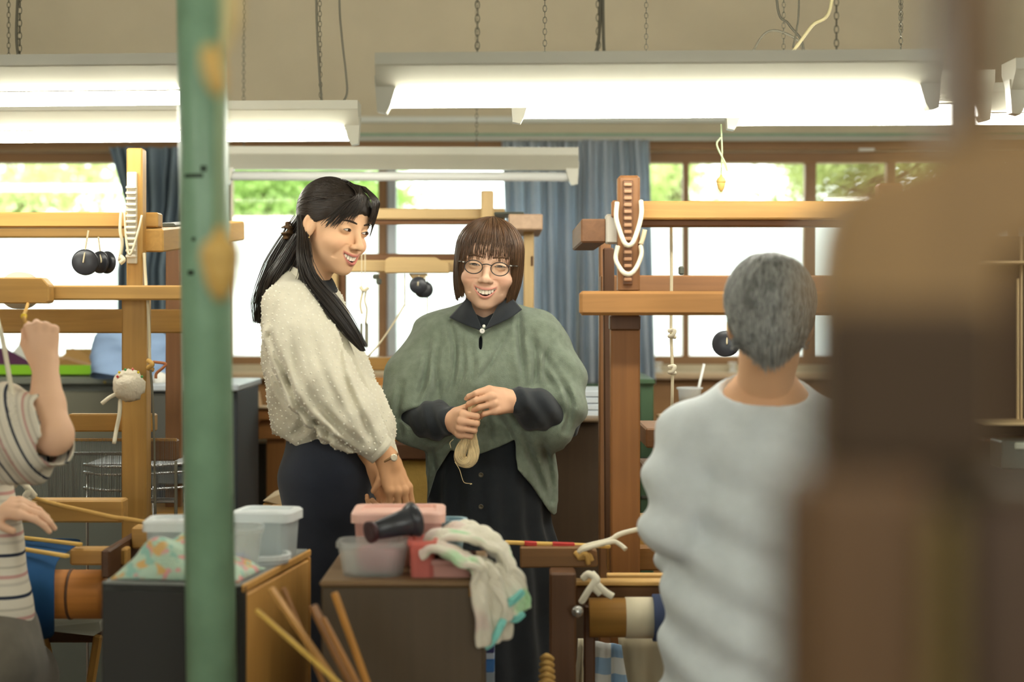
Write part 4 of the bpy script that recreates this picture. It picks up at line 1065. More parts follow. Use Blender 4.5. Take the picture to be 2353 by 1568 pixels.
pb('seat_bar', 60, 1452, 235, 1478, 4.08, .03, WD['X'], r)
# ------------------------------------------------------------------ modelling people: distance fields -> one smooth mesh
def V3(*a): return np.array(a, dtype=np.float32)
def nv(v): return np.array([v[0], v[1], v[2]], dtype=np.float32)
def f_cap(p, a, b, ra, rb):
    a = nv(a); b = nv(b); ba = b - a
    t = ((p[0] - a[0]) * ba[0] + (p[1] - a[1]) * ba[1] + (p[2] - a[2]) * ba[2]) / float(ba @ ba + 1e-9)
    t = np.clip(t, 0, 1)
    return np.sqrt((p[0] - a[0] - t * ba[0]) ** 2 + (p[1] - a[1] - t * ba[1]) ** 2 + (p[2] - a[2] - t * ba[2]) ** 2) - (ra + (rb - ra) * t)
def f_ell(p, c, r, R=None):
    q = [p[i] - float(c[i]) for i in range(3)]
    if R is not None:
        R = np.array(R, dtype=np.float32)          # columns: local axes in world
        q = [q[0] * R[0, k] + q[1] * R[1, k] + q[2] * R[2, k] for k in range(3)]
    k0 = np.sqrt((q[0] / r[0]) ** 2 + (q[1] / r[1]) ** 2 + (q[2] / r[2]) ** 2) + 1e-6
    k1 = np.sqrt((q[0] / r[0] ** 2) ** 2 + (q[1] / r[1] ** 2) ** 2 + (q[2] / r[2] ** 2) ** 2) + 1e-6
    return k0 * (k0 - 1) / k1
def smin(a, b, k):
    if k <= 0: return np.minimum(a, b)
    h = np.clip(.5 + .5 * (b - a) / k, 0, 1)
    return b + (a - b) * h - k * h * (1 - h)
def smax(a, b, k): return -smin(-a, -b, k)
def grid(lo, hi, h):
    ax = [np.arange(lo[i], hi[i] + h, h, dtype=np.float32) for i in range(3)]
    return ax, np.meshgrid(*ax, indexing='ij')
def surface(fn, lo, hi, h):
    """naive surface nets"""
    ax, p = grid(lo, hi, h)
    d = fn(p).astype(np.float32)
    s = d < 0
    n = [a - 1 for a in d.shape]
    cnt = np.zeros(n, np.int8); acc = np.zeros(n + [3], np.float32); ne = np.zeros(n, np.int16)
    sl = lambda o: tuple(slice(o[i], o[i] + n[i]) for i in range(3))
    for o in [(i, j, k) for i in (0, 1) for j in (0, 1) for k in (0, 1)]: cnt += s[sl(o)]
    act = (cnt > 0) & (cnt < 8)
    idx = np.argwhere(act)
    I, J, K = idx.T
    m = len(idx); pos = np.zeros((m, 3), np.float32); w = np.zeros(m, np.float32)
    for axis in range(3):
        for o in [(a, b) for a in (0, 1) for b in (0, 1)]:
            o0 = list(o); o0.insert(axis, 0); o1 = list(o); o1.insert(axis, 1)
            d0 = d[I + o0[0], J + o0[1], K + o0[2]]; d1 = d[I + o1[0], J + o1[1], K + o1[2]]
            c = (d0 < 0) != (d1 < 0)
            t = np.where(c, d0 / np.where(np.abs(d0 - d1) < 1e-12, 1, d0 - d1), 0)
            q = np.tile(np.array(o0, np.float32), (m, 1)); q[:, axis] = t
            pos += q * c[:, None]; w += c
    pos = (pos / w[:, None] + idx) * h + np.array([ax[0][0], ax[1][0], ax[2][0]], np.float32)
    vid = -np.ones(n, np.int64); vid[I, J, K] = np.arange(m)
    faces = []
    for axis in range(3):
        a1, a2 = (axis + 1) % 3, (axis + 2) % 3
        e0 = [slice(None)] * 3; e1 = [slice(None)] * 3
        e0[axis] = slice(0, -1); e1[axis] = slice(1, None)
        s0, s1 = s[tuple(e0)], s[tuple(e1)]
        ch = np.argwhere(s0 != s1)
        ok = (ch[:, a1] > 0) & (ch[:, a2] > 0) & (ch[:, a1] < n[a1]) & (ch[:, a2] < n[a2])
        ch = ch[ok]
        if len(ch) == 0: continue
        q = []
        for (x, y) in ((-1, -1), (0, -1), (0, 0), (-1, 0)):
            c = ch.copy(); c[:, a1] += x; c[:, a2] += y; q.append(vid[c[:, 0], c[:, 1], c[:, 2]])
        q = np.stack(q, 1)
        fl = s1[ch[:, 0], ch[:, 1], ch[:, 2]]
        q[fl] = q[fl][:, ::-1]
        faces.append(q)
    f = np.concatenate(faces); f = f[(f >= 0).all(1)]
    return pos, f
def np_mesh(name, v, f, m, parent=None, smooth=True, colors=None):
    me = bpy.data.meshes.new(name)
    nvv, nf = len(v), len(f); w = f.shape[1]
    me.vertices.add(nvv); me.vertices.foreach_set('co', np.ascontiguousarray(v, dtype=np.float32).ravel())
    me.loops.add(nf * w); me.loops.foreach_set('vertex_index', np.ascontiguousarray(f, dtype=np.int32).ravel())
    me.polygons.add(nf); me.polygons.foreach_set('loop_start', np.arange(0, nf * w, w, dtype=np.int32))
    me.update(calc_edges=True); me.validate()
    if smooth: me.polygons.foreach_set('use_smooth', np.ones(len(me.polygons), dtype=bool))
    if colors is not None:
        ca = me.color_attributes.new('Col', 'FLOAT_COLOR', 'POINT')
        c4 = np.ones((nvv, 4), np.float32); c4[:, :3] = colors
        ca.data.foreach_set('color', c4.ravel())
    if m is not None: me.materials.append(m)
    o = bpy.data.objects.new(name, me)
    return link(o, parent)
def relax(v, f, it=2, lam=.5):
    """a few smoothing passes on a surface-nets mesh"""
    e = np.concatenate([f[:, [0, 1]], f[:, [1, 2]], f[:, [2, 3]], f[:, [3, 0]]])
    e = np.concatenate([e, e[:, ::-1]])
    n = len(v); deg = np.bincount(e[:, 0], minlength=n)[:, None] + 1e-6
    for _ in range(it):
        a = np.stack([np.bincount(e[:, 0], v[e[:, 1], k], n) for k in range(3)], 1) / deg
        v = v + lam * (a - v)
    return v.astype(np.float32)
def wob(p, f, s=0.0):
    """smooth pseudo noise, about -1..1"""
    return (np.sin(p[0] * f + 1.3 * np.sin(p[1] * f * .7 + s) + s) + np.sin(p[1] * f * 1.13 + 1.1 * np.sin(p[2] * f * .8 - s) + 2 * s) + np.sin(p[2] * f * .93 + 1.2 * np.sin(p[0] * f * .6 + 2 * s) - s)) / 3
def strands(name, lines, r0, r1, m, parent, ns=4):
    """lines (N,K,3) -> thin tapered tubes in one mesh"""
    L = np.asarray(lines, np.float32); N, K, _ = L.shape
    t = np.gradient(L, axis=1); t /= np.linalg.norm(t, axis=2, keepdims=True) + 1e-9
    ref = np.tile(np.array([.31, .87, .38], np.float32), (N, K, 1))
    x = np.cross(t, ref); x /= np.linalg.norm(x, axis=2, keepdims=True) + 1e-9
    y = np.cross(t, x)
    rr = (r0 + (r1 - r0) * np.linspace(0, 1, K) ** 1.5)[None, :, None]
    v = np.stack([L + rr * (x * math.cos(2 * math.pi * k / ns) + y * math.sin(2 * math.pi * k / ns)) for k in range(ns)], 2)
    ids = np.arange(N * K * ns).reshape(N, K, ns)
    f = np.stack([ids[:, :-1, :], np.roll(ids, -1, 2)[:, :-1, :], np.roll(ids, -1, 2)[:, 1:, :], ids[:, 1:, :]], -1).reshape(-1, 4)
    return np_mesh(name, v.reshape(-1, 3), f, m, parent)
def cr(pts, n):
    """Catmull-Rom resample of (K,3) to n points"""
    s = spline([Vector(p) for p in pts], 10); s = np.array([list(q) for q in s], np.float32)
    k = np.linspace(0, len(s) - 1, n); i = np.clip(k.astype(int), 0, len(s) - 2); fr = (k - i)[:, None]
    return s[i] * (1 - fr) + s[i + 1] * fr

def attr_mat(name, rough=.5, spec=.3, sss=.0, bump=0.0):
    m = mat(name, (200, 160, 130), rough, spec, sss=sss, bump=bump, bscale=500)
    nt = m.node_tree; a = nt.nodes.new('ShaderNodeAttribute'); a.attribute_name = 'Col'
    nt.links.new(a.outputs['Color'], nt.nodes['Principled BSDF'].inputs['Base Color'])
    return m
M_skin = attr_mat('skin', .55, .25)
def hair_mat(name, c0, c1, rough=.42):
    m = mat(name, c0, rough, .45)
    nt = m.node_tree; g = nt.nodes.new('ShaderNodeNewGeometry'); n = nt.nodes.new('ShaderNodeTexNoise'); n.inputs['Scale'].default_value = 60
    tc = nt.nodes.new('ShaderNodeTexCoord'); nt.links.new(tc.outputs['Object'], n.inputs['Vector'])
    mx = nt.nodes.new('ShaderNodeMix'); mx.data_type = 'RGBA'
    ad = nt.nodes.new('ShaderNodeMath'); ad.operation = 'MULTIPLY_ADD'; ad.inputs[1].default_value = .5; nt.links.new(g.outputs['Random Per Island'], ad.inputs[0])
    mm = nt.nodes.new('ShaderNodeMath'); mm.operation = 'MULTIPLY'; mm.inputs[1].default_value = .5; nt.links.new(n.outputs['Fac'], mm.inputs[0]); nt.links.new(mm.outputs[0], ad.inputs[2])
    nt.links.new(ad.outputs[0], mx.inputs[0]); mx.inputs[6].default_value = lin(c0); mx.inputs[7].default_value = lin(c1)
    nt.links.new(mx.outputs[2], nt.nodes['Principled BSDF'].inputs['Base Color'])
    return m

# ---- head in its own frame: eyes at z=0, face towards -y, metres
def head_fn(neck, smile=1.0, fem=1.0, mouth_open=1.0):
    na, nb, nr0, nr1 = neck
    def fn(p):
        x, y, z = p; ax = np.abs(x); q = (ax, y, z)
        d = f_ell(p, (0, .020, .036), (.0735, .090, .079))
        d = smin(d, f_ell(p, (0, -.020, -.022), (.061, .066, .088)), .03)
        d = smin(d, f_ell(p, (0, -.045, .045), (.052, .043, .045)), .03)
        d = smin(d, f_ell(p, (0, -.026, -.068), (.050, .050, .040)), .025)
        d = smin(d, f_ell(p, (0, -.066, -.101), (.019, .017, .013)), .028)
        d = smin(d, f_ell(q, (.037, -.056, -.036), (.026, .026, .022)), .018)
        d = smin(d, f_ell(p, (0, -.070, -.065), (.026, .022, .024)), .02)
        d = smin(d, f_cap(q, (.012, -.082, .017), (.046, -.068, .018), .006, .005), .016)
        d = smax(d, -f_ell(q, (.032, -.100, .000), (.020, .018, .0105)), .014)
        d = smin(d, f_ell(q, (.0315, -.0735, .000), (.0155, .0135, .012)), .005)
        d = smin(d, f_cap(p, (0, -.083, .006), (0, -.1045, -.033), .0065, .0095), .012)
        d = smin(d, f_ell(p, (0, -.1055, -.036), (.0115, .011, .0095)), .006)
        d = smin(d, f_ell(q, (.0125, -.0965, -.039), (.0075, .010, .0068)), .006)
        d = smax(d, -f_ell(q, (.0058, -.1055, -.0455), (.0032, .0055, .0035)), .003)
        # mouth: smile curves
        u = np.clip(ax / .027, 0, 1.3)
        yl = -.0925 + u ** 2 * .015
        zu = -.0635 + u ** 2 * (.007 * smile); zl = -.0655 - .0135 * mouth_open + u ** 2 * (.0135 * mouth_open + .007 * smile)
        r_up = .0036 * (1 - .65 * np.clip(u, 0, 1) ** 2); r_lo = .0048 * (1 - .65 * np.clip(u, 0, 1) ** 2)
        cap = np.maximum(ax - .0285, 0)
        up = np.sqrt((y - yl) ** 2 + ((z - zu - .002) * 1.0) ** 2 + cap ** 2) - r_up
        lo = np.sqrt((y - yl - .001) ** 2 + (z - zl + .002) ** 2 + cap ** 2) - r_lo
        d = smin(d, up, .005); d = smin(d, lo, .006)
        cav = np.maximum(np.maximum(z - zu, zl - z), np.maximum(ax - .0265, y + .070))
        d = smax(d, -cav, .0015)
        # nasolabial crease
        d = d + .0018 * np.exp(-((np.sqrt((ax - .004) ** 2 + (z + .066) ** 2) - .036) / .004) ** 2) * (y < -.03) * (z < -.035) * (z > -.075) * smile
        # ears
        e = f_ell(q, (.0755, .012, -.010), (.0075, .019, .031), [[.94, .34, 0], [-.34, .94, .0], [0, 0, 1]])
        e = smax(e, -f_ell(q, (.083, .009, -.006), (.006, .010, .018)), .004)
        d = smin(d, e, .006)
        d = smin(d, f_cap(p, na, nb, nr0, nr1), .022)
        return d
    return fn
def head_colors(v, base, lip, cheek=.35, smile=1.0, mo=1.0):
    x, y, z = v.T; ax = np.abs(x)
    b = np.array(lin(base)[:3]); l = np.array(lin(lip)[:3]); c = np.tile(b, (len(v), 1))
    blush = np.exp(-((ax - .042) / .020) ** 2 - ((z + .035) / .018) ** 2) * (y < 0)
    c = c * (1 - cheek * .30 * blush[:, None] * np.array([0.05, .75, .75]))
    u = np.clip(ax / .027, 0, 1.3); zu = -.0635 + u ** 2 * .007 * smile; zl = -.0655 - .0135 * mo + u ** 2 * (.0135 * mo + .007 * smile)
    yl = -.0925 + u ** 2 * .015
    dl = np.minimum(np.abs(z - zu - .0022) / (.0045 * (1.15 - .6 * np.clip(u, 0, 1) ** 2)), np.abs(z - zl + .0028) / (.0062 * (1.1 - .6 * np.clip(u, 0, 1) ** 2)))
    w = np.clip(1.35 - dl, 0, 1) * np.clip((.031 - ax) / .003, 0, 1) * np.clip((.012 - np.abs(y - yl)) / .004, 0, 1)
    c = c * (1 - w[:, None]) + l * w[:, None]
    ins = (z < zu + .001) & (z > zl - .001) & (ax < .027) & (y > yl + .0045) & (y < -.05)
    c[ins] = np.array(lin((120, 56, 50))[:3])
    return c.astype(np.float32)

def place(v, T): return (v @ np.array(T.to_3x3(), np.float32).T + np.array(T.translation, np.float32)).astype(np.float32)
def headT(loc, yaw, pitch, roll, s=1.0):
    """yaw: + turns the face to the picture's right; pitch: + looks down; roll: + tips the head clockwise in the picture"""
    return Matrix.Translation(loc) @ Euler((0, math.radians(roll), 0)).to_matrix().to_4x4() @ Euler((0, 0, math.radians(yaw))).to_matrix().to_4x4() @ Euler((math.radians(pitch), 0, 0)).to_matrix().to_4x4() @ Matrix.Scale(s, 4)

def face_parts(T, head, iris=(62, 40, 28), open_=.0035, low=-.003, look=(0, 0), lift=0.0, brow_col=None, lash=(40, 32, 28), teeth=True, mo=1.0, smile=1.0, parentT=None):
    """eyes, brows and teeth sit on the head"""
    Mw = mat('eye_white', (228, 224, 216), .25, .5); Mi = mat('iris_%d' % iris[0], iris, .15, .6); Ml = mat('lash_%d' % lash[0], lash, .6)
    Mt = mat('tooth_enamel', (240, 232, 212), .22, .5)
    Re = (.0162, .0142, .0127)
    def on_lid(s, dx, dz, off=.0):
        k = 1 - (dx / Re[0]) ** 2 - (dz / Re[2]) ** 2
        return Vector((s * .0315 + dx, -.0735 - (Re[1] + off) * math.sqrt(max(k, .02)), dz))
    for s in (-1, 1):
        n = 12; up = []; dn = []
        for i in range(n + 1):
            u = i / n * 2 - 1
            a = (1 - u * u)
            up.append((u * .0128, open_ * a + lift * a + .0006 * u * s)); dn.append((u * .0128, low * a + lift * a + .0006 * u * s))
        v = []; f = []
        for i in range(n + 1):
            for j in range(4):
                t = j / 3; v.append(T @ on_lid(s, up[i][0], dn[i][1] + (up[i][1] - dn[i][1]) * t, .0005))
        for i in range(n):
            for j in range(3): f.append((i * 4 + j, (i + 1) * 4 + j, (i + 1) * 4 + j + 1, i * 4 + j + 1))
        ob('eye', v, f, Mw, head, True)
        # iris clipped by the lids
        v = []; f = []; m = 14; R = .0062
        for i in range(m + 1):
            dx = look[0] + R * (i / m * 2 - 1); h = math.sqrt(max(R * R - (dx - look[0]) ** 2, 0))
            a = max(1 - (dx / .0128) ** 2, 0); zu_, zl_ = open_ * a + lift * a, low * a + lift * a
            hi_, lo_ = min(look[1] + h, zu_), max(look[1] - h, zl_)
            if hi_ < lo_: hi_ = lo_ = (hi_ + lo_) / 2
            v += [T @ on_lid(s, dx, lo_, .0009), T @ on_lid(s, dx, (lo_ + hi_) / 2, .0009), T @ on_lid(s, dx, hi_, .0009)]
        for i in range(m):
            for j in range(2): f.append((i * 3 + j, i * 3 + 3 + j, i * 3 + 4 + j, i * 3 + 1 + j))
        ob('iris', v, f, Mi, head, True)
        lp = [T @ on_lid(s, q[0] * 1.06, q[1] + .0003, .0011) for q in up]
        tb('lash_line', lp, [.0005 + .0008 * (1 - abs(i / n * 2 - 1)) for i in range(n + 1)], Ml, head, 5)
        lp = [T @ on_lid(s, q[0], q[1] - .0002, .0008) for q in dn]
        tb('lower_lid', lp, .00045, mat('lid_brown', (120, 78, 60), .6), head, 5)
        # brow
        if brow_col:
            br = []
            for i in range(9):
                t = i / 8; dx = .012 + .040 * t
                br.append(T @ Vector((s * dx, -.0915 + .016 * t * t + .002 * t, .0195 + .0055 * math.sin(t * 2.4) - .002 * t + lift)))
            tb('eyebrow', br, [.0011 + .0016 * math.sin(math.pi * min(1, .15 + t / 9)) for t in range(9)], mat('brow_%d' % brow_col[0], brow_col, .8), head, 6)
    if teeth:
        ws = [.0078, .0066, .0064, .0056, .0050]
        for s in (-1, 1):
            x = 0.0
            for k, w in enumerate(ws):
                xc = (x + w / 2); x += w
                if xc > .0245: break
                u = xc / .027; zt = -.0625 + u * u * .007 * smile; yl = -.0875 + u * u * .0145
                zl = -.0655 - .0135 * mo + u * u * (.0135 * mo + .007 * smile)
                hgt = max(.003, min((.0125, .0118, .0120, .0105, .009)[k] * mo, zt - zl - .0012))
                ang = math.atan(2 * xc / .027 ** 2 * .0145)
                bv, bf = box_geo((-w / 2, -.0022, -hgt), (w / 2, .003, .002), .0007)
                ca, sa = math.cos(ang), math.sin(ang)
                vv = [T @ Vector((s * (xc + p.x * ca - p.y * sa), yl + p.x * sa + p.y * ca, zt + p.z)) for p in bv]
                ob('tooth', vv, [q if s > 0 else tuple(reversed(q)) for q in bf], Mt, head)

# ---- hands
def hand_caps(wrist, F, B, s=1.0, curls=((20, 30, 20),) * 4, thumb=(.55, .75, -.45), thumb2=None, spread=.0, mirror=1, fan=(0, 0, 0, 0)):
    """wrist point, F: towards the fingers, B: out of the back of the hand; mirror flips the thumb side. Returns palm and finger capsules"""
    F = Vector(F).normalized(); B = Vector(B); B = (B - F * B.dot(F)).normalized(); T = F.cross(B) * mirror
    at = lambda f, t, b: Vector(wrist) + (F * f + T * t + B * b) * s
    kn = [(.086, .029, .004), (.090, .010, .007), (.086, -.009, .005), (.078, -.027, .001)]
    ln = [(.040, .025, .020), (.044, .028, .021), (.041, .026, .020), (.033, .020, .018)]
    rad = [.0088, .0090, .0086, .0078]
    palm = [(at(0, .0, 0), at(.02, .0, 0), .024 * s, .024 * s)]
    for i, k in enumerate(kn): palm.append((at(.006, k[1] * .5, -.002), at(k[0], k[1], k[2] - .004), .0145 * s, .0115 * s))
    palm.append((at(.01, .016, -.008), at(.045, .030, -.010), .017 * s, .013 * s)); palm.append((at(.01, -.012, -.008), at(.06, -.022, -.008), .015 * s, .012 * s))
    fing = []
    for i, k in enumerate(kn):
        p = at(*k); a = 0.0; d0 = (F + T * (spread * (1.5 - i) * .5 + fan[i])).normalized(); seg = []
        for j in range(3):
            a += math.radians(curls[i][j])
            d = d0 * math.cos(a) - B * math.sin(a)
            e = p + d * ln[i][j] * s
            seg.append((p, e, rad[i] * (1.04 - .1 * j) * s, rad[i] * (.96 - .12 * j) * s)); p = e
        fing.append(seg)
    p = at(.018, .026, -.006); d = (F * thumb[0] + T * thumb[1] + B * thumb[2]).normalized(); e = p + d * .040 * s
    t2 = thumb2 or thumb; d2 = (F * t2[0] + T * t2[1] + B * t2[2]).normalized(); e2 = e + d2 * .031 * s
    fing.append([(p, e, .0125 * s, .0105 * s), (e, e2, .0102 * s, .0080 * s)])
    return palm, fing
def hand_fn(palm, fing, arm=()):
    def fn(p):
        d = None
        for (a, b, ra, rb) in palm: 
            q = f_cap(p, a, b, ra, rb); d = q if d is None else smin(d, q, .010)
        for (a, b, ra, rb) in arm: d = smin(d, f_cap(p, a, b, ra, rb), .015)
        g = None
        for seg in fing:
            h = None
            for (a, b, ra, rb) in seg:
                q = f_cap(p, a, b, ra, rb); h = q if h is None else smin(h, q, .003)
            g = h if g is None else smin(g, h, .0012)
        return smin(d, g, .007)
    return fn
def caps_bounds(caps, pad):
    lo = np.min([[min(a[i], b[i]) - max(ra, rb) for i in range(3)] for a, b, ra, rb in caps], 0) - pad
    hi = np.max([[max(a[i], b[i]) + max(ra, rb) for i in range(3)] for a, b, ra, rb in caps], 0) + pad
    return lo, hi
def hand_mesh(args, arm=(), h=.0022):
    palm, fing = args
    lo, hi = caps_bounds(list(palm) + [c for s in fing for c in s] + list(arm), .012)
    return surface(hand_fn(palm, fing, arm), lo, hi, h)
def nail(fing_seg, B, m, parent, s=1.0):
    """a nail plate on the last joint of a finger"""
    a, b, ra, rb = fing_seg[-1]; d = (b - a).normalized(); B = Vector(B); B = (B - d * B.dot(d)).normalized(); T = d.cross(B)
    c = b + B * rb * .86
    v = []
    for i in range(4):
        for j in range(4):
            u, w = i / 3 * 2 - 1, j / 3
            v.append(c + T * u * rb * .62 + d * (w - .45) * .010 * s - B * (u * u * rb * .28))
    ob('fingernail', v, [(i * 4 + j, i * 4 + j + 1, i * 4 + 5 + j, i * 4 + 4 + j) for i in range(3) for j in range(3)], m, parent, True)
def join_np(parts):
    vs = []; fs = []; cs = []; k = 0
    for v, f, c in parts:
        vs.append(v); fs.append(f + k); cs.append(c if c.ndim == 2 else np.tile(c, (len(v), 1))); k += len(v)
    return np.concatenate(vs), np.concatenate(fs), np.concatenate(cs)
# ------------------------------------------------------------------ people
def capchain(p, pts, k=.04, ys=1.0, yc=0.0):
    """pts: [(point, radius), ...] smooth chain; ys squeezes depth about yc"""
    q = (p[0], (p[1] - yc) * ys + yc, p[2]) if ys != 1.0 else p
    d = None
    for (a, ra), (b, rb) in zip(pts[:-1], pts[1:]):
        if ys != 1.0:
            a = Vector((a[0], (a[1] - yc) * ys + yc, a[2])); b = Vector((b[0], (b[1] - yc) * ys + yc, b[2]))
        c = f_cap(q, a, b, ra, rb); d = c if d is None else smin(d, c, k)
    return d
def cloth_mesh(name, fn, lo, hi, h, m, parent, it=2):
    v, f = surface(fn, lo, hi, h); v = relax(v, f, it)
    return np_mesh(name, v, f, m, parent), v, f
def under_body(caps, h=.012):
    lo, hi = caps_bounds(caps, .03)
    def fn(p):
        d = None
        for a, b, ra, rb in caps:
            q = f_cap(p, a, b, ra, rb); d = q if d is None else smin(d, q, .03)
        return d
    return surface(fn, lo, hi, h)
def linen(name, col, bump=.35, fine=700, var=.1, vs=25, rough=.85, sheen=.2, translucent=0.0):
    m = mat(name, col, rough, .15, var=var, vscale=vs, bump=bump, bscale=fine, sheen=sheen)
    if translucent:
        nt = m.node_tree; l = nt.nodes.new('ShaderNodeBsdfTranslucent'); l.inputs[0].default_value = lin(col)
        mx = nt.nodes.new('ShaderNodeMixShader'); mx.inputs[0].default_value = translucent
        nt.links.new(nt.nodes['Principled BSDF'].outputs[0], mx.inputs[1]); nt.links.new(l.outputs[0], mx.inputs[2]); nt.links.new(mx.outputs[0], nt.nodes['Material Output'].inputs[0])
    return m
def patch(name, pts, thick, m, parent, sub=2):
    """small cloth flap through 3D points (a polygon fan grid)"""
    bm = bmesh.new(); vs = [bm.verts.new(p) for p in pts]; bm.faces.new(vs)
    bmesh.ops.triangulate(bm, faces=list(bm.faces)); bmesh.ops.recalc_face_normals(bm, faces=list(bm.faces))
    bm.verts.index_update()
    o = ob(name, [w.co.copy() for w in bm.verts], [[w.index for w in q.verts] for q in bm.faces], m, parent); bm.free()
    md = o.modifiers.new('thick', 'SOLIDIFY'); md.thickness = thick; md.offset = 0
    return o
def gridpatch(name, rows, thick, m, parent, n=8):
    """smooth cloth flap through a grid of 3D points"""
    rr = [spline(r_, n) for r_ in rows]; cols = list(zip(*rr)); g = [spline(c, n) for c in cols]
    a, b = len(g), len(g[0]); v = [p for c in g for p in c]
    o = ob(name, v, [(i * b + j, (i + 1) * b + j, (i + 1) * b + j + 1, i * b + j + 1) for i in range(a - 1) for j in range(b - 1)], m, parent, True)
    md = o.modifiers.new('thick', 'SOLIDIFY'); md.thickness = thick; md.offset = 0
    return o
FLOORY = lambda D: HY + CAMZ * FPX / D

# ================================================================= woman in green
G = thing('person', 'smiling person in glasses and a sage green linen poncho holding a skein of yarn', 'person', (P(1118, 0, 4.58).x, 4.58, 0))
GT = headT(Vector((-.0615, 4.55, 1.5065)), -2, 4, 5, 1.0) @ Matrix.Diagonal((1.06, 1, 1, 1))
GTi = GT.inverted()
nb = GTi @ P(1113, 735, 4.60)
hv, hf = surface(head_fn(((0, .018, -.055), tuple(nb), .050, .056)), (-.1, -.13, -.24), (.1, .13, .13), .0022)
hc = head_colors(hv, (232, 190, 160), (216, 148, 132), .6)
gr_w, gl_w = P(1036, 966, 4.375), P(1176, 922, 4.37)
gr = hand_caps(gr_w, (.36, -.92, -.08), (-.92, -.36, .15), .95, ((72, 82, 40), (72, 84, 40), (74, 84, 42), (76, 86, 45)), (.35, .55, -.75), (.2, .1, -1.0), mirror=-1)
gl = hand_caps(gl_w, (-.60, -.78, .05), (.75, -.55, .35), .95, ((46, 44, 30), (50, 46, 30), (54, 48, 32), (58, 50, 34)), (.55, .42, -.60), (.45, .05, -.9), mirror=1)
g_elR, g_elL = P(948, 968, 4.52), P(1288, 962, 4.52)
rv, rf = hand_mesh(gr, [(g_elR.lerp(gr_w, .55), gr_w, .033, .024)]); lv, lf = hand_mesh(gl, [(g_elL.lerp(gl_w, .55), gl_w, .033, .024)])
skinG = np.array(lin((226, 178, 144))[:3], np.float32)
uc = [(P(1113, 790, 4.62), P(1116, 1000, 4.62), .07, .08), (P(1116, 1000, 4.62), P(1116, 1120, 4.62), .08, .085), (P(1113, 775, 4.62), P(1005, 800, 4.60), .042, .042), (P(1113, 775, 4.62), P(1225, 800, 4.60), .042, .042),
      (P(1005, 790, 4.59), g_elR, .045, .038), (P(1225, 790, 4.59), g_elL, .045, .038), (g_elR, gr_w, .038, .026), (g_elL, gl_w, .038, .026),
      (P(1075, 1120, 4.6), P(1080, 1480, 4.6), .075, .055), (P(1160, 1120, 4.6), P(1158, 1480, 4.6), .075, .055), (P(1080, 1480, 4.6), P(1082, 1850, 4.62), .05, .035), (P(1158, 1480, 4.6), P(1158, 1850, 4.62), .05, .035)]
bv, bf = under_body(uc)
v, f, c = join_np([(place(hv, GT), hf, hc), (rv, rf, skinG), (lv, lf, skinG), (bv, bf, skinG)])
body = np_mesh('body', v, f, M_skin, G, True, c)
face_parts(GT, body, open_=.0012, low=-.0026, lift=.0022, look=(0, .0006), brow_col=(96, 70, 50), lash=(50, 36, 30))
M_nail = mat('nail', (238, 196, 178), .3, .5)
for k in range(4): nail(gl[1][k], Vector((-.2, -.9, .3)), M_nail, body, .95)
# glasses
M_spec = mat('spectacle_frame', (44, 38, 36), .25, .5); M_lens = clear_glass('spectacle_lens', .012)
def rim(sx):
    pts = []
    for k in range(29):
        a = 2 * math.pi * k / 28; ca, sa = math.cos(a), math.sin(a)
        pts.append(GT @ Vector((sx * .0325 + .0222 * ca, -.1035 + .004 * (ca * sx > .2) * ca * ca, -.004 + .0182 * (sa if sa < 0 else sa * .92))))
    return pts
m = MB()
for s in (-1, 1): m.tube(rim(s), .0013, 8, False)
m.tube(spline([GT @ Vector((-.0115, -.1045, .003)), GT @ Vector((0, -.1055, .0055)), GT @ Vector((.0115, -.1045, .003))], 5), .0014, 8)
for s in (-1, 1): m.tube(spline([GT @ Vector((s * .054, -.100, .006)), GT @ Vector((s * .066, -.088, .006)), GT @ Vector((s * .077, -.02, .003)), GT @ Vector((s * .078, .02, -.004))], 5), .0017, 6)
spec = m.build('glasses', M_spec, G)
for s in (-1, 1):
    bv_, bf_ = box_geo((-.003, -.0015, -.0018), (.003, .0015, .0018), .0006)
    ob('hinge', [GT @ (Vector((s * .0585, -.0985, .0062)) + p) for p in bv_], bf_, mat('silver', (214, 212, 206), .2, .5, metal=.9), spec)
    n = 24; v = [GT @ Vector((s * .0325, -.1040, -.004))] + [GT @ Vector((s * .0325 + .0215 * math.cos(2 * math.pi * k / n), -.1034, -.004 + .0175 * math.sin(2 * math.pi * k / n))) for k in range(n)]
    ob('lens', v, [(0, 1 + k, 1 + (k + 1) % n) for k in range(n)], M_lens, spec, True)
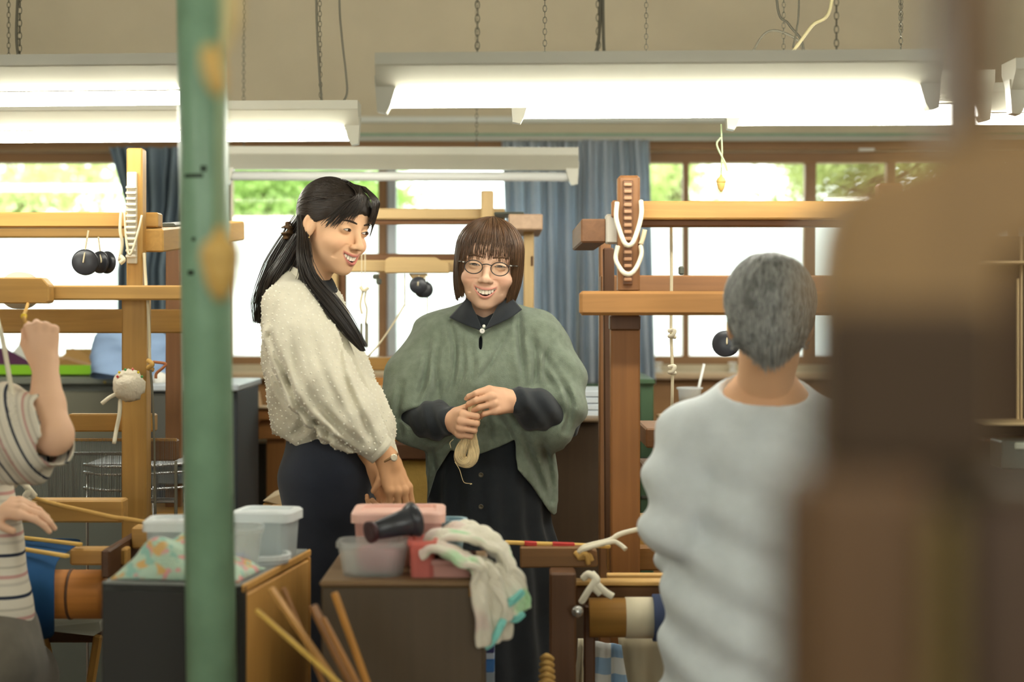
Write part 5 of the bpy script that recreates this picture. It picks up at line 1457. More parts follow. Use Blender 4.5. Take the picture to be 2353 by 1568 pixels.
# bob hair
M_hairG = hair_mat('hair_brown', (58, 42, 30), (112, 80, 52), .4)
def bob(phi, t, grow=1.0, jit=0.0):
    """phi 0 at the face, t 0..1 root to tip"""
    sgn = math.sin(phi); cf = math.cos(phi); a = abs(((phi + math.pi) % (2 * math.pi)) - math.pi)
    rx, ry, rz = .0830 * grow, .103 * grow, .086 * grow
    if a < .80:   # fringe
        end = .016 - .012 * (a / .8) ** 2
        sp = .035 + rz * .98
        if t < .62: th = t / .62 * 1.32
        else: th = 1.32
        x = rx * math.sin(th) * sgn; y = .010 - ry * math.sin(th) * cf; z = .036 + rz * math.cos(th)
        if t >= .62:
            u = (t - .62) / .38; z = z + (end - z) * u; y -= .004 * math.sin(u * 2.6); x *= 1 + .03 * u
    else:
        if t < .5: th = t / .5 * 1.5708
        else: th = 1.5708
        x = rx * math.sin(th) * sgn; y = .010 - ry * math.sin(th) * cf; z = .036 + rz * math.cos(th)
        if t >= .5:
            u = (t - .5) / .5; back = max(0, (a - 1.6) / 1.5)
            end = -.094 + .008 * math.sin(phi * 5) - .006 * (a < 1.4) 
            z = z + (end - z) * u
            k = 1 + .035 * math.sin(u * 2.2) - .16 * u ** 3
            x *= k
            y = .010 + (y - .010) * (k if a > 1.3 else (1 - .25 * u))
    return (x, y, z)
g = np.random.default_rng(21); N, K = 2300, 16
LOCK = [-.74, -.60, -.50, -.33, -.16, -.05, .13, .30, .38, .56, .70, .78]; ph = g.random(N) * 2 * math.pi; L_ = np.zeros((N, K, 3), np.float32)
for i in range(N):
    gr_ = 1.0 + g.normal() * .018 + .006; dp = g.normal() * .10; e = 1 - .12 * g.random() ** 2; fr = abs(((ph[i] + math.pi) % (2 * math.pi)) - math.pi) < .8
    if fr and g.random() < .72: e = .58 + .10 * g.random()
    if fr:
        lk = LOCK[g.integers(0, len(LOCK))]; aa = ((ph[i] + math.pi) % (2 * math.pi)) - math.pi; tip = lk + g.normal() * .014; ph[i] = tip + g.normal() * .10; dp = tip - ph[i]
    for k in range(K):
        t = k / (K - 1) * e
        L_[i, k] = bob(ph[i] + dp * t, max(t, .03), gr_ + .02 * (fr and t < .6))
    if fr: L_[i, :, 0] += np.linspace(0, 1, K) ** 2 * g.normal() * .006
strands('hair', place(L_.reshape(-1, 3), GT).reshape(N, K, 3), .0013, .0005, M_hairG, G)
v = []; f = []; na, nt_ = 90, 26
for i in range(na):
    for k in range(nt_):
        a = 2 * math.pi * i / na; fr = abs(((a + math.pi) % (2 * math.pi)) - math.pi) < .8
        t = k / (nt_ - 1) * (.47 if fr else .98)
        v.append(bob(a, max(t, .001), .972))
f = [(i * nt_ + k, ((i + 1) % na) * nt_ + k, ((i + 1) % na) * nt_ + k + 1, i * nt_ + k + 1) for i in range(na) for k in range(nt_ - 1)]
np_mesh('hair_under', place(np.array(v, np.float32), GT), np.array(f), M_hairG, G)
# poncho
M_poncho = linen('sage_linen', (128, 139, 122), .5, 500, .12, 60)
def grooves(p, lines, D, depth, width, yfront=None):
    """cloth creases: valleys along photo polylines, with a soft ridge beside each"""
    x, y, z = p; out = np.zeros_like(x)
    for pts, k in lines:
        dm = None
        q = [(XX(a, D), ZZ(b, D)) for a, b in pts]
        q = [(v.x, v.z) for v in spline([Vector((a, 0, b)) for a, b in q], 4)]
        x0, x1 = min(a for a, _ in q) - .04, max(a for a, _ in q) + .04
        z0, z1 = min(b for _, b in q) - .04, max(b for _, b in q) + .04
        i0, i1 = np.searchsorted(x[:, 0, 0], [x0, x1]); k0, k1 = np.searchsorted(z[0, 0, :], [z0, z1])
        if i1 <= i0 or k1 <= k0: continue
        X, Z = x[i0:i1, :1, k0:k1], z[i0:i1, :1, k0:k1]; n = len(q) - 1
        best = np.full(X.shape, 9., np.float32); tt = np.zeros_like(best)
        for j in range(n):
            ax_, az_ = q[j]; bx, bz = q[j + 1][0] - ax_, q[j + 1][1] - az_
            t = np.clip(((X - ax_) * bx + (Z - az_) * bz) / (bx * bx + bz * bz + 1e-9), 0, 1)
            dd = np.sqrt((X - ax_ - t * bx) ** 2 + (Z - az_ - t * bz) ** 2)
            m_ = dd < best; best = np.where(m_, dd, best); tt = np.where(m_, (j + t) / n, tt)
        fade = np.sin(np.clip(tt * 1.0, .04, .96) * math.pi) ** .5
        out[i0:i1, :, k0:k1] += k * depth * fade * (np.exp(-(best / width) ** 2) - .55 * np.exp(-((best - width * 2.1) / (width * 1.2)) ** 2))
    return out
PON = [([(1032, 738), (1046, 800), (1042, 870), (1020, 930)], 1.2), ([(1058, 765), (1064, 850), (1034, 930)], 1.0), ([(1192, 718), (1196, 800), (1207, 885)], 1.1), ([(1226, 765), (1233, 850), (1222, 892)], 1.0),
       ([(1165, 765), (1132, 830), (1098, 875)], .8), ([(985, 780), (978, 860), (955, 925)], 1.0), ([(1265, 790), (1252, 850), (1280, 895)], 1.0), ([(1120, 955), (1126, 1000), (1132, 1036)], .8), ([(1205, 1005), (1232, 1085), (1265, 1165)], 1.0),
       ([(1245, 1012), (1264, 1080), (1272, 1160)], 1.0), ([(992, 1040), (998, 1100), (986, 1150)], 1.0), ([(1010, 770), (1000, 840), (1010, 920)], .7), ([(1080, 790), (1088, 850), (1075, 900)], .6), ([(1298, 880), (1310, 930), (1300, 990)], .8), ([(925, 880), (915, 940), (922, 1000)], .8), ([(1070, 960), (1050, 1000), (1010, 1040)], .8), ([(1150, 960), (1165, 990), (1178, 1010)], .7), ([(1240, 800), (1290, 880), (1320, 930)], .6)]
BLO = [([(632, 770), (668, 850), (706, 925), (770, 985), (850, 1045)], 1.6), ([(700, 940), (690, 985), (668, 1005)], 1.0), ([(740, 960), (730, 1000), (715, 1028)], 1.0), ([(770, 975), (768, 1010), (752, 1034)], .8), ([(810, 870), (840, 940), (872, 1010)], 1.0), ([(770, 760), (800, 850), (826, 930)], .9), ([(612, 830), (640, 905), (690, 960)], .9), ([(680, 760), (700, 840), (735, 900)], .6), ([(720, 740), (760, 850), (800, 920)], .5), ([(640, 700), (628, 760), (625, 830)], .6), ([(760, 930), (800, 975), (838, 1010)], .8), ([(735, 900), (775, 950), (820, 985)], .7)]
hx = np.array([880, 905, 950, 972, 979, 1000, 1035, 1060, 1095, 1140, 1183, 1187, 1220, 1262, 1275, 1284, 1293, 1302, 1340], np.float32)
hy = np.array([1000, 1012, 1030, 1040, 1158, 1092, 1036, 1046, 1048, 1032, 1012, 1078, 1118, 1184, 1198, 1190, 1046, 1024, 1000], np.float32)
HXw = (hx - CX) / FPX * 4.46; HZw = CAMZ - (hy - HY) / FPX * 4.46
gc = nv(P(1113, 715, 4.56))
def poncho(p):
    x, y, z = p
    d = capchain(p, [(P(1113, 800, 4.62), .125), (P(1116, 930, 4.61), .150), (P(1120, 1040, 4.62), .170), (P(1130, 1210, 4.64), .20)], .05, 1.15, 4.6)
    d = smin(d, f_ell(p, P(1113, 880, 4.53), (.16, .085, .13)), .06)
    d = smin(d, capchain(p, [(P(1090, 752, 4.59), .062), (P(1012, 792, 4.58), .075), (P(968, 868, 4.55), .082), (P(948, 945, 4.51), .066), (P(950, 992, 4.50), .058)], .05), .05)
    d = smin(d, capchain(p, [(P(1148, 748, 4.59), .062), (P(1226, 786, 4.58), .078), (P(1262, 868, 4.55), .082), (P(1274, 945, 4.51), .070), (P(1272, 992, 4.50), .062)], .05), .05)
    ang = np.arctan2(x - gc[0], -(z - gc[2]) + .05); rad = np.sqrt((x - gc[0]) ** 2 + (z - gc[2]) ** 2)
    amp = np.clip((rad - .05) / .3, 0, 1)
    fold = np.sin(ang * 11 + 1.6 * wob(p, 9, 1.0) + 5 * rad) * .6 + np.sin(ang * 27 + 2.2 * wob(p, 14, 2.0)) * .28 + .5 * wob(p, 30, 3.0)
    d = d + .0135 * amp * fold + .0015 * wob(p, 70, .4)
    d = d + grooves(p, PON, 4.46, .011, .0075)
    d = np.maximum(d, -(d + .024))
    d = np.maximum(d, np.interp(x, HXw, HZw).astype(np.float32) - z)
    d = smax(d, -f_cap(p, P(1113, 640, 4.53), P(1113, 722, 4.55), .066, .054), .004)
    d = smax(d, -smin(f_ell(p, P(990, 966, 4.37), (.078, .105, .046)), f_ell(p, P(936, 962, 4.42), (.022, .1, .016)), .03), .004)
    cR = nv(P(1238, 950, 4.37)); ca, sa = math.cos(.16), math.sin(.16)
    d = smax(d, -f_ell(p, cR, (.096, .105, .056), [[ca, 0, sa], [0, 1, 0], [-sa, 0, ca]]), .004)
    d = smax(d, -f_ell(p, P(1104, 788, 4.48), (.0046, .06, .021)), .001)
    return d
cloth_mesh('poncho', poncho, (-.38, 4.28, .80), (.22, 4.92, 1.42), .0042, M_poncho, G, 2)
M_dress = linen('ink_cotton', (46, 50, 54), .3, 700, .06, 30)
def dress(p):
    x, y, z = p
    d = capchain(p, [(P(1113, 790, 4.60), .105), (P(1116, 950, 4.61), .130), (P(1122, 1130, 4.62), .150), (P(1128, 1330, 4.62), .185), (P(1132, 1800, 4.62), .26)], .05, 1.15, 4.6)
    d = d + .010 * np.clip((1.15 - z) * 2, 0, 1) * np.sin(np.arctan2(x + .06, y - 4.62) * 14 + wob(p, 5)) 
    a = capchain(p, [(P(1113, 760, 4.6), .06), (P(1010, 800, 4.58), .052), (g_elR, .050), (g_elR.lerp(gr_w, .6), .046), (gr_w + Vector((-.004, .005, 0)), .034)], .03)
    b = capchain(p, [(P(1113, 760, 4.6), .06), (P(1226, 800, 4.58), .052), (g_elL, .052), (g_elL.lerp(gl_w, .55), .050), (gl_w + Vector((.012, .008, 0)), .036)], .03)
    d = smin(d, smin(a, b, .02) + .0035 * np.sin((x * 1.0 + .35 * z) * 150 + 3 * wob(p, 18, 1.)) * (z < 1.25) * (y < 4.53) + .003 * wob(p, 60, 2), .02)
    d = np.maximum(d, np.maximum(.06 - z, f_cap(p, P(1113, 640, 4.53), P(1113, 745, 4.50), -.07, -.065) * 0 - 1))
    return smax(d, -f_cap(p, P(1113, 640, 4.53), P(1112, 722, 4.54), .058, .052), .01)
cloth_mesh('dress', dress, (-.42, 4.24, .04), (.30, 4.95, 1.40), .0068, M_dress, G, 2)
for k, (x, y, D) in enumerate(((1105, 1092, 4.46), (1105, 1165, 4.455), (1105, 1240, 4.44))):
    MB().lathe([(0, .0), (.0065, 0), (.0065, .003), (.004, .003), (.003, .0015), (0, .0015)], 16, axisM(P(x, y, D), (0, -1, 0))).build('dress_button', mat('horn_button', (92, 84, 66), .3, .5), G)
# shirt collar
M_collar = linen('ink_collar', (46, 50, 54), .3, 700, .05, 30)
gridpatch('collar_flap', [[P(1080, 674, 4.56), P(1066, 694, 4.525), P(1033, 730, 4.512)], [P(1081, 690, 4.53), P(1072, 716, 4.495), P(1066, 745, 4.482)], [P(1083, 704, 4.515), P(1097, 730, 4.488), P(1110, 762, 4.472)]], .004, M_collar, G)
gridpatch('collar_flap', [[P(1160, 672, 4.56), P(1176, 686, 4.525), P(1199, 712, 4.512)], [P(1154, 690, 4.53), P(1162, 712, 4.495), P(1170, 732, 4.482)], [P(1142, 708, 4.515), P(1128, 734, 4.488), P(1114, 758, 4.472)]], .004, M_collar, G)
gridpatch('collar_stand', [[P(1078, 672, 4.56), P(1112, 668, 4.63), P(1164, 670, 4.56)], [P(1076, 712, 4.55), P(1112, 706, 4.65), P(1168, 710, 4.55)]], .004, M_collar, G)
gridpatch('shirt_placket', [[P(1090, 720, 4.54), P(1112, 730, 4.525), P(1134, 720, 4.54)], [P(1092, 812, 4.53), P(1106, 816, 4.525), P(1122, 812, 4.53)]], .003, M_collar, G)
for (x, y, rr, D) in ((1108, 761, .0068, 4.474), (1112, 750, .0042, 4.470)):
    MB().lathe([(0, 0), (rr, 0), (rr, .003), (rr * .7, .0036), (0, .003)], 18, axisM(P(x, y, D), (0, -1, .1))).build('shell_button', mat('shell', (236, 234, 226), .2, .5), G)
for k, x in enumerate((1078, 1160)):
    sh_ = P(x, FLOORY(4.55) - 2, 4.52)
    MB().add(*loft([[(sh_.x + .042 * q * math.cos(a), 4.52 + .11 * q * math.sin(a) - .03, z) for a in [2 * math.pi * i / 16 for i in range(16)]] for q, z in ((1, .004), (1.05, .02), (.95, .05), (.5, .08))]), True).build('shoe', mat('black_shoe', (40, 38, 38), .5), G)
# the skein in her hands
M_yarn = mat('raw_yarn', (232, 208, 158), .75, .2, sheen=.3, var=.1, vscale=80)
g = np.random.default_rng(8); N, K = 420, 54
ax0, ax1 = nv(P(1066, 1074, 4.335)), nv(P(1101, 905, 4.325)); zl_ = float(np.linalg.norm(ax1 - ax0)); ud = (ax1 - ax0) / zl_; sd = np.array([ud[2], 0, -ud[0]]); sd /= np.linalg.norm(sd); od = np.cross(ud, sd)
half = [(0, .0135), (.0085, .0150), (.0145, .0220), (.0165, .0340), (.0150, .0480), (.0105, .0620), (.0065, .0800), (.0050, .1000), (.0060, .125), (.0085, .150), (.0080, .168), (.0045, .178), (0, .1805)]
loop = np.array([[x * 1.0, z / .1805 * (zl_ - .011)] for x, z in half] + [[-x, z / .1805 * (zl_ - .011)] for x, z in half[-2:0:-1]] + [[0, .0135 / .1805 * (zl_ - .011)]])
c2 = cr(np.stack([loop[:, 0], np.zeros(len(loop)), loop[:, 1]], 1), K)[:, [0, 2]]
tn = np.gradient(c2, axis=0); tn[0] = tn[-1] = np.array([1, 0]) * np.linalg.norm(tn[1]); tn /= np.linalg.norm(tn, axis=1, keepdims=True); nn_ = np.stack([-tn[:, 1], tn[:, 0]], 1)
rad = np.interp(c2[:, 1] / zl_, [0, .1, .22, .36, .45, .6, .8, 1], [.0145, .0150, .0150, .0125, .0085, .009, .0120, .011])
lines = np.zeros((N, K, 3), np.float32)
for i in range(N):
    a = g.random() * 2 * math.pi; q = math.sqrt(g.random()); tw = np.linspace(0, 2 * math.pi, K) + a
    ox, oy = q * np.cos(tw), q * np.sin(tw)
    p2 = c2 + nn_ * (rad * ox)[:, None]
    lines[i] = ax0 + p2[:, :1] * sd + p2[:, 1:] * ud + ((rad * oy) + .004 * np.sin(np.linspace(0, 2 * math.pi, K)))[:, None] * od
r = thing('yarn_skein', 'twisted skein of raw beige yarn held in both hands by the person in green', 'yarn', P(1066, 1074, 4.33))
strands('yarn_loops', lines, .0009, .0009, M_yarn, r, 4)
rp('loose_end', [(1042, 1010, 4.31), (1034, 1018, 4.31), (1036, 1030, 4.31)], .0008, M_yarn, r, 5)
rp('loose_end', [(1045, 1062, 4.31), (1056, 1080, 4.31), (1062, 1100, 4.31), (1068, 1110, 4.31), (1084, 1112, 4.31), (1080, 1114, 4.31)], .0008, M_yarn, r, 5)

# ================================================================= woman in white
Wp = thing('person', 'person in a white dotted blouse with long dark hair smiling down to the right', 'person', (P(745, 0, 4.33).x, 4.33, 0))
WT = headT(P(768, 520, 4.33), 50, 5, 9, .99)
WTi = WT.inverted()
nb = WTi @ P(700, 665, 4.35)
hv, hf = surface(head_fn(((0, .022, -.05), tuple(nb), .046, .054)), (-.12, -.13, -.26), (.12, .17, .13), .0022)
hc = head_colors(hv, (234, 188, 148), (204, 124, 112), .4)
w_sh, w_el, w_wr = P(672, 720, 4.19), P(742, 890, 4.10), P(890, 1052, 4.09)
wr_h = hand_caps(w_wr, (.34, -.06, -.94), (.62, -.72, .22), .97, ((18, 26, 16), (22, 30, 18), (26, 34, 20), (32, 38, 22)), (.75, .35, -.6), (.9, .1, -.4), mirror=-1, fan=(.04, .02, 0, -.02))
w_lw = P(868, 1075, 4.23)
wl_h = hand_caps(w_lw, (.30, -.22, -.93), (.75, .55, .25), .95, ((48, 66, 40), (52, 70, 42), (56, 74, 44), (60, 78, 46)), (.6, .5, -.6), (.7, -.2, -.7), mirror=1)
rv, rf = hand_mesh(wr_h, [(w_el.lerp(w_wr, .6), w_wr, .030, .022)]); lv, lf = hand_mesh(wl_h, [(P(820, 1000, 4.3), w_lw, .030, .022)])
skinW = np.array(lin((212, 160, 116))[:3], np.float32)
uc = [(P(700, 690, 4.36), P(735, 860, 4.36), .085, .09), (P(735, 860, 4.36), P(755, 1060, 4.36), .09, .105), (P(690, 690, 4.36), w_sh, .05, .045), (P(700, 690, 4.36), P(720, 705, 4.52), .05, .045), (w_sh, w_el, .042, .036), (w_el, w_wr, .036, .024),
      (P(720, 705, 4.52), P(775, 880, 4.46), .042, .036), (P(775, 880, 4.46), w_lw, .036, .024), (P(738, 1080, 4.28), P(740, 1500, 4.28), .075, .055), (P(780, 1080, 4.43), P(784, 1500, 4.43), .075, .055), (P(740, 1500, 4.28), P(735, 1940, 4.3), .05, .035), (P(784, 1500, 4.43), P(780, 1900, 4.43), .05, .035)]
bv, bf = under_body(uc)
v, f, c = join_np([(place(hv, WT), hf, hc), (rv, rf, skinW), (lv, lf, skinW), (bv, bf, skinW)])
body = np_mesh('body', v, f, M_skin, Wp, True, c)
face_parts(WT, body, open_=.0040, low=-.0026, lift=.0005, look=(.002, -.0004), brow_col=(62, 46, 36), lash=(34, 28, 26))
for k in range(4): nail(wr_h[1][k], Vector((.62, -.72, .22)), M_nail, body, .97)
# earring
for s in (1, -1):
    q = WT @ Vector((-s * .079, -.002, -.040))
    m = MB(); 
    for dz, rr in ((0, .0028), (-.008, .0022), (-.015, .0034), (-.022, .0038)): m.lathe([(0, -rr), (rr * .8, -rr * .6), (rr, 0), (rr * .8, rr * .6), (0, rr)], 10, Matrix.Translation(q + Vector((0, -.002, dz))))
    m.tube([q, q + Vector((0, 0, -.024))], .0006, 5); m.build('earring', mat('gold', (226, 200, 130), .2, .5, metal=.8), Wp)
# hair
M_hairW = hair_mat('hair_black', (30, 27, 25), (60, 50, 42), .4)
def skull_pt(d, k=1.0):
    """point on the hair surface in direction d from the skull centre"""
    d = d / np.linalg.norm(d); return np.array([0, .020, .036]) + d * np.array([.0735, .090, .079]) * k / np.linalg.norm(d)
def capW(p):
    x, y, z = p
    d = smin(f_ell(p, (0, .022, .034), (.0800, .098, .0835)), f_ell(p, (0, -.045, .046), (.0610, .0525, .0560)), .03)
    zc = .018 + (-.015 - y) * np.where(y < -.015, .36, 2.2) 
    return smax(d, zc - z, .006) + .0012 * np.sin(x * 300 + 40 * z)
hvv, hff = surface(capW, (-.1, -.12, -.12), (.1, .14, .14), .003)
np_mesh('hair_under', place(relax(hvv, hff, 2), WT), hff, M_hairW, Wp)
g = np.random.default_rng(33); lines = []
clip = np.array([.0, .115, -.012])
for i in range(1500):
    s = g.choice([-1, 1]); u = g.random(); part = s * abs(g.normal()) * .012
    # root along the hairline or parting
    if g.random() < .6: root = np.array([part + s * .006, -.098 + .11 * u, .09]) 
    else:
        a = g.random(); root = np.array([s * (.02 + .060 * a), -.085 + .062 * a, .062 - .052 * a])
    d0 = (root - np.array([0, .02, .036])) / np.array([.0735, .09, .079]); d0 /= np.linalg.norm(d0)
    d1 = np.array([s * (.05 + .18 * g.random()), 1.0, -.42 + .35 * g.random()]); d1 /= np.linalg.norm(d1)
    om = math.acos(np.clip(d0 @ d1, -1, 1)); k = 1.075 + .035 * g.random(); ln = []
    sag = np.array([s * .30, -.15, -.25]) * (.5 + .5 * g.random())
    for t in np.linspace(0, 1, 14):
        d = (math.sin((1 - t) * om) * d0 + math.sin(t * om) * d1) / max(math.sin(om), 1e-3) + sag * math.sin(t * math.pi) * .5
        d /= np.linalg.norm(d)
        ln.append(np.array([0, .02, .036]) + d * np.array([.0735, .09, .079]) * (k + .02 * math.sin(t * 3.14)))
    lines.append(ln)
# thin fringe over the brow, in loose locks
for s_, x0, x1, zt, n in ((-1, .010, .052, .030, 46), (-1, .012, .066, .012, 60), (-1, .008, .036, .034, 26), (1, .010, .030, .030, 40), (1, .012, .050, .018, 46), (1, .014, .064, .000, 34), (-1, .02, .074, .006, 40), (1, .018, .070, .012, 16)):
    for i in range(n):
        j = g.normal(); x2 = x1 + .006 * j
        yb = -.100 + .9 * max(0, x2 - .030) ** 1.15 * 1.6
        p0 = np.array([s_ * x0 * g.random(), -.030 - .035 * g.random(), .116]); p1 = np.array([s_ * (x0 + .25 * (x2 - x0) + .004 * g.normal()), -.098, .092])
        p2 = np.array([s_ * (x0 + .66 * (x2 - x0) + .002 * g.normal()), (-.108 + yb) / 2 - .003, .062]); p3 = np.array([s_ * x2, yb, zt + .006 * g.normal()])
        lines.append(cr([p0, p1, p2, p3], 14))
LP = np.array(lines, np.float32); q_ = [LP[..., k] for k in range(3)]
for _ in range(2):
    dd = smin(f_ell(q_, (0, .022, .034), (.0800, .098, .0835)), f_ell(q_, (0, -.045, .046), (.0610, .0525, .0560)), .03)
    push = np.clip(.0012 - dd, 0, .02) * (LP[..., 2] > .02); dv = LP - np.array([0, 0, .02], np.float32); dv /= np.linalg.norm(dv, axis=2, keepdims=True)
    LP = LP + dv * push[..., None]; q_ = [LP[..., k] for k in range(3)]
lines = LP
strands('hair', place(np.array(lines, np.float32).reshape(-1, 3), WT).reshape(len(lines), 14, 3), .0012, .0005, M_hairW, Wp)
# long lengths down the back and over the near shoulder
lines = []
def bundle(pts, wid, n, rnd):
    """pts in photo coordinates + distance; wid: bundle half widths (m)"""
    C0 = cr([P(*q) for q in pts], 20); wd = np.interp(np.linspace(0, 1, 20), np.linspace(0, 1, len(wid)), wid)[:, None]
    for i in range(n):
        o = g.normal(size=3) * np.array([.45, .45, .12]); o2 = o + g.normal(size=3) * rnd * np.array([1, 1, .4])
        t = np.linspace(0, 1, 20)[:, None]
        lines.append(C0 + wd * (o * (1 - t) + o2 * t))
bundle([(705, 495, 4.36), (676, 536, 4.38), (645, 600, 4.37), (622, 660, 4.36), (608, 700, 4.37), (600, 740, 4.38)], [.022, .020, .027, .026, .022, .012], 800, .4)
bundle([(712, 520, 4.35), (690, 570, 4.34), (664, 620, 4.33), (640, 665, 4.335), (622, 705, 4.35)], [.018, .024, .026, .022, .010], 520, .4)
bundle([(690, 540, 4.30), (664, 590, 4.31), (636, 640, 4.31), (618, 690, 4.33), (604, 712, 4.34)], [.014, .020, .022, .018, .009], 420, .4)
bundle([(690, 495, 4.30), (694, 540, 4.275), (697, 590, 4.235), (712, 640, 4.22), (742, 680, 4.21), (778, 725, 4.20), (808, 768, 4.20), (834, 806, 4.20)], [.006, .009, .012, .017, .018, .016, .012, .004], 520, .5)
bundle([(696, 510, 4.30), (706, 565, 4.262), (712, 620, 4.235), (740, 660, 4.22), (766, 690, 4.23), (800, 735, 4.22), (838, 795, 4.205)], [.006, .009, .011, .011, .009, .004], 200, .7)
bundle([(690, 500, 4.31), (692, 580, 4.26), (700, 630, 4.24), (690, 660, 4.26)], [.006, .010, .012, .012], 120, .5)
strands('long_hair', np.array(lines, np.float32), .0011, .0004, M_hairW, Wp)
# claw clip
cp = P(662, 532, 4.365)
def clipfn(p):
    d = f_ell(p, cp, (.017, .03, .024))
    return smax(d, -f_ell(p, cp + Vector((-.008, -.004, .003)), (.010, .034, .008)), .004) + .002 * np.sin(p[2] * 420)
v, f = surface(clipfn, (cp.x - .03, cp.y - .045, cp.z - .03), (cp.x + .03, cp.y + .045, cp.z + .03), .002)
np_mesh('hair_claw', relax(v, f, 1), f, mat('tortoise', (96, 72, 48), .25, .5, var=.3, vscale=120), Wp)
# black inner top with high neck, trousers
def inner(p):
    d = capchain(p, [(P(708, 640, 4.345), .052), (P(706, 690, 4.355), .075), (P(745, 860, 4.35), .098), (P(765, 1010, 4.35), .105)], .04)
    return smax(d, -f_cap(p, P(722, 600, 4.335), P(712, 640, 4.345), .056, .047), .006)
cloth_mesh('inner_top', inner, (-.68, 4.2, 1.04), (-.28, 4.5, 1.52), .006, mat('black_knit', (40, 42, 44), .85, bump=.2), Wp, 2)
def trousers(p):
    x, y, z = p
    d = capchain(p, [(P(752, 1000, 4.36), .104), (P(758, 1080, 4.36), .124)], .04)
    d = smin(d, capchain(p, [(P(742, 1110, 4.29), .108), (P(752, 1300, 4.27), .090), (P(762, 1940, 4.27), .085)], .05), .05)
    d = smin(d, capchain(p, [(P(782, 1110, 4.43), .100), (P(792, 1300, 4.45), .086), (P(800, 1860, 4.45), .085)], .05), .04)
    return np.maximum(d + .0035 * wob(p, 32, 1) + .002 * np.sin(x * 60 + 10 * z), np.maximum(.05 - z, z - ZZ(1002, 4.33)))
cloth_mesh('trousers', trousers, (-.66, 4.12, .03), (-.24, 4.6, 1.12), .006, linen('navy_twill', (44, 48, 58), .25, 800, .05, 30), Wp, 2)
for (x, D) in ((-.50, 4.25), (-.47, 4.46)):
    MB().add(*loft([[(x + .06 + .13 * q * math.cos(a), D + .045 * q * math.sin(a), z) for a in [2 * math.pi * i / 16 for i in range(16)]] for q, z in ((1, .003), (1.05, .02), (.9, .05), (.45, .075))]), True).build('shoe', MATS['black_shoe'], Wp)
# dotted blouse
M_blouse = linen('white_chiffon', (232, 226, 204), .35, 500, .05, 40, .8, .2, translucent=.10)
bhx = (np.array([600, 640, 662, 700, 745, 800, 850, 880, 915]) - CX) / FPX * 4.3; bhz = CAMZ - (np.array([1000, 1000, 1010, 1032, 1040, 1030, 1022, 1040, 1052]) - HY) / FPX * 4.3
def blouse(p):
    x, y, z = p
    d = capchain(p, [(P(694, 668, 4.36), .064), (P(702, 735, 4.36), .104), (P(722, 850, 4.36), .120), (P(742, 945, 4.36), .124), (P(752, 1020, 4.36), .112)], .05)
    d = smin(d, capchain(p, [(P(690, 670, 4.34), .05), (P(668, 712, 4.22), .070)], .04), .05)
    d = smin(d, capchain(p, [(P(700, 670, 4.38), .05), (P(722, 712, 4.50), .066), (P(790, 880, 4.46), .066), (P(850, 1000, 4.30), .052)], .04), .05)
    d = smin(d, capchain(p, [(P(780, 880, 4.30), .075), (P(832, 965, 4.27), .062), (P(880, 1035, 4.24), .034)], .05), .06)
    d = smin(d, f_ell(p, P(690, 968, 4.36), (.06, .10, .045)), .04)
    arm = capchain(p, [(P(668, 712, 4.21), .070), (P(700, 800, 4.15), .076), (w_el, .074), (P(802, 964, 4.085), .064), (P(846, 1012, 4.085), .046)], .05)
    arm = smin(arm, capchain(p, [(P(846, 1010, 4.085), .038), (P(870, 1032, 4.088), .032)], .02), .012)
    e = np.exp(-((np.minimum(np.abs(d - arm), .1)) / .02) ** 2)
    out = smin(d, arm, .012)
    # gathers
    u = (x + z)
    out = out + .0042 * wob(p, 26, .5) + .0022 * np.sin((x * .8 - z * .6) * 85 + 2 * wob(p, 12, 1.0)) + .0012 * wob(p, 75, 2.0)
    out = out + grooves(p, BLO, 4.2, .010, .008)
    out = np.maximum(out, np.interp(x, bhx, bhz).astype(np.float32) - z)
    return smax(out, -f_cap(p, P(724, 590, 4.335), P(708, 662, 4.35), .060, .055), .006)
ob_, bvv, bff = cloth_mesh('blouse', blouse, (-.66, 3.98, 1.0), (-.25, 4.62, 1.53), .0045, M_blouse, Wp, 2)
# woven dots: spread evenly over the blouse surface
tri = bvv[bff]; ctr = tri.mean(1); nrm = np.cross(tri[:, 1] - tri[:, 0], tri[:, 2] - tri[:, 0]); nrm /= np.linalg.norm(nrm, axis=1, keepdims=True) + 1e-9
order = np.random.default_rng(2).permutation(len(ctr)); cell = {}; pick = []; SP = .0145
for i in order:
    q = ctr[i]
    if q[2] > ZZ(655, 4.3): continue
    key = tuple((q / SP).astype(int)); ok = True
    for dx in (-1, 0, 1):
        for dy in (-1, 0, 1):
            for dz in (-1, 0, 1):
                for j in cell.get((key[0] + dx, key[1] + dy, key[2] + dz), ()):
                    if ((ctr[j] - q) ** 2).sum() < SP * SP: ok = False; break
                if not ok: break
            if not ok: break
        if not ok: break
    if ok: cell.setdefault(key, []).append(i); pick.append(i)
pc, pn = ctr[pick], nrm[pick]; R_ = .0027
tx = np.cross(pn, np.array([.2, .3, .93])); tx /= np.linalg.norm(tx, axis=1, keepdims=True); ty = np.cross(pn, tx)
ring = [pc + R_ * (tx * math.cos(a) + ty * math.sin(a)) for a in np.linspace(0, 2 * math.pi, 7)[:-1]]
ring2 = [pc + pn * .0022 + R_ * .6 * (tx * math.cos(a) + ty * math.sin(a)) for a in np.linspace(0, 2 * math.pi, 7)[:-1]]
v = np.stack(ring + ring2, 1); n = len(pick); base = np.arange(n)[:, None] * 12
f = [base + np.array([k, (k + 1) % 6, 6 + (k + 1) % 6, 6 + k]) for k in range(6)] + [base + np.array([6, 7, 8, 9]), base + np.array([6, 9, 10, 11])]
o = np_mesh('woven_dots', v.reshape(-1, 3), np.concatenate(f), mat('dot_white', (246, 242, 224), .8), Wp); o['kind'] = 'stuff'
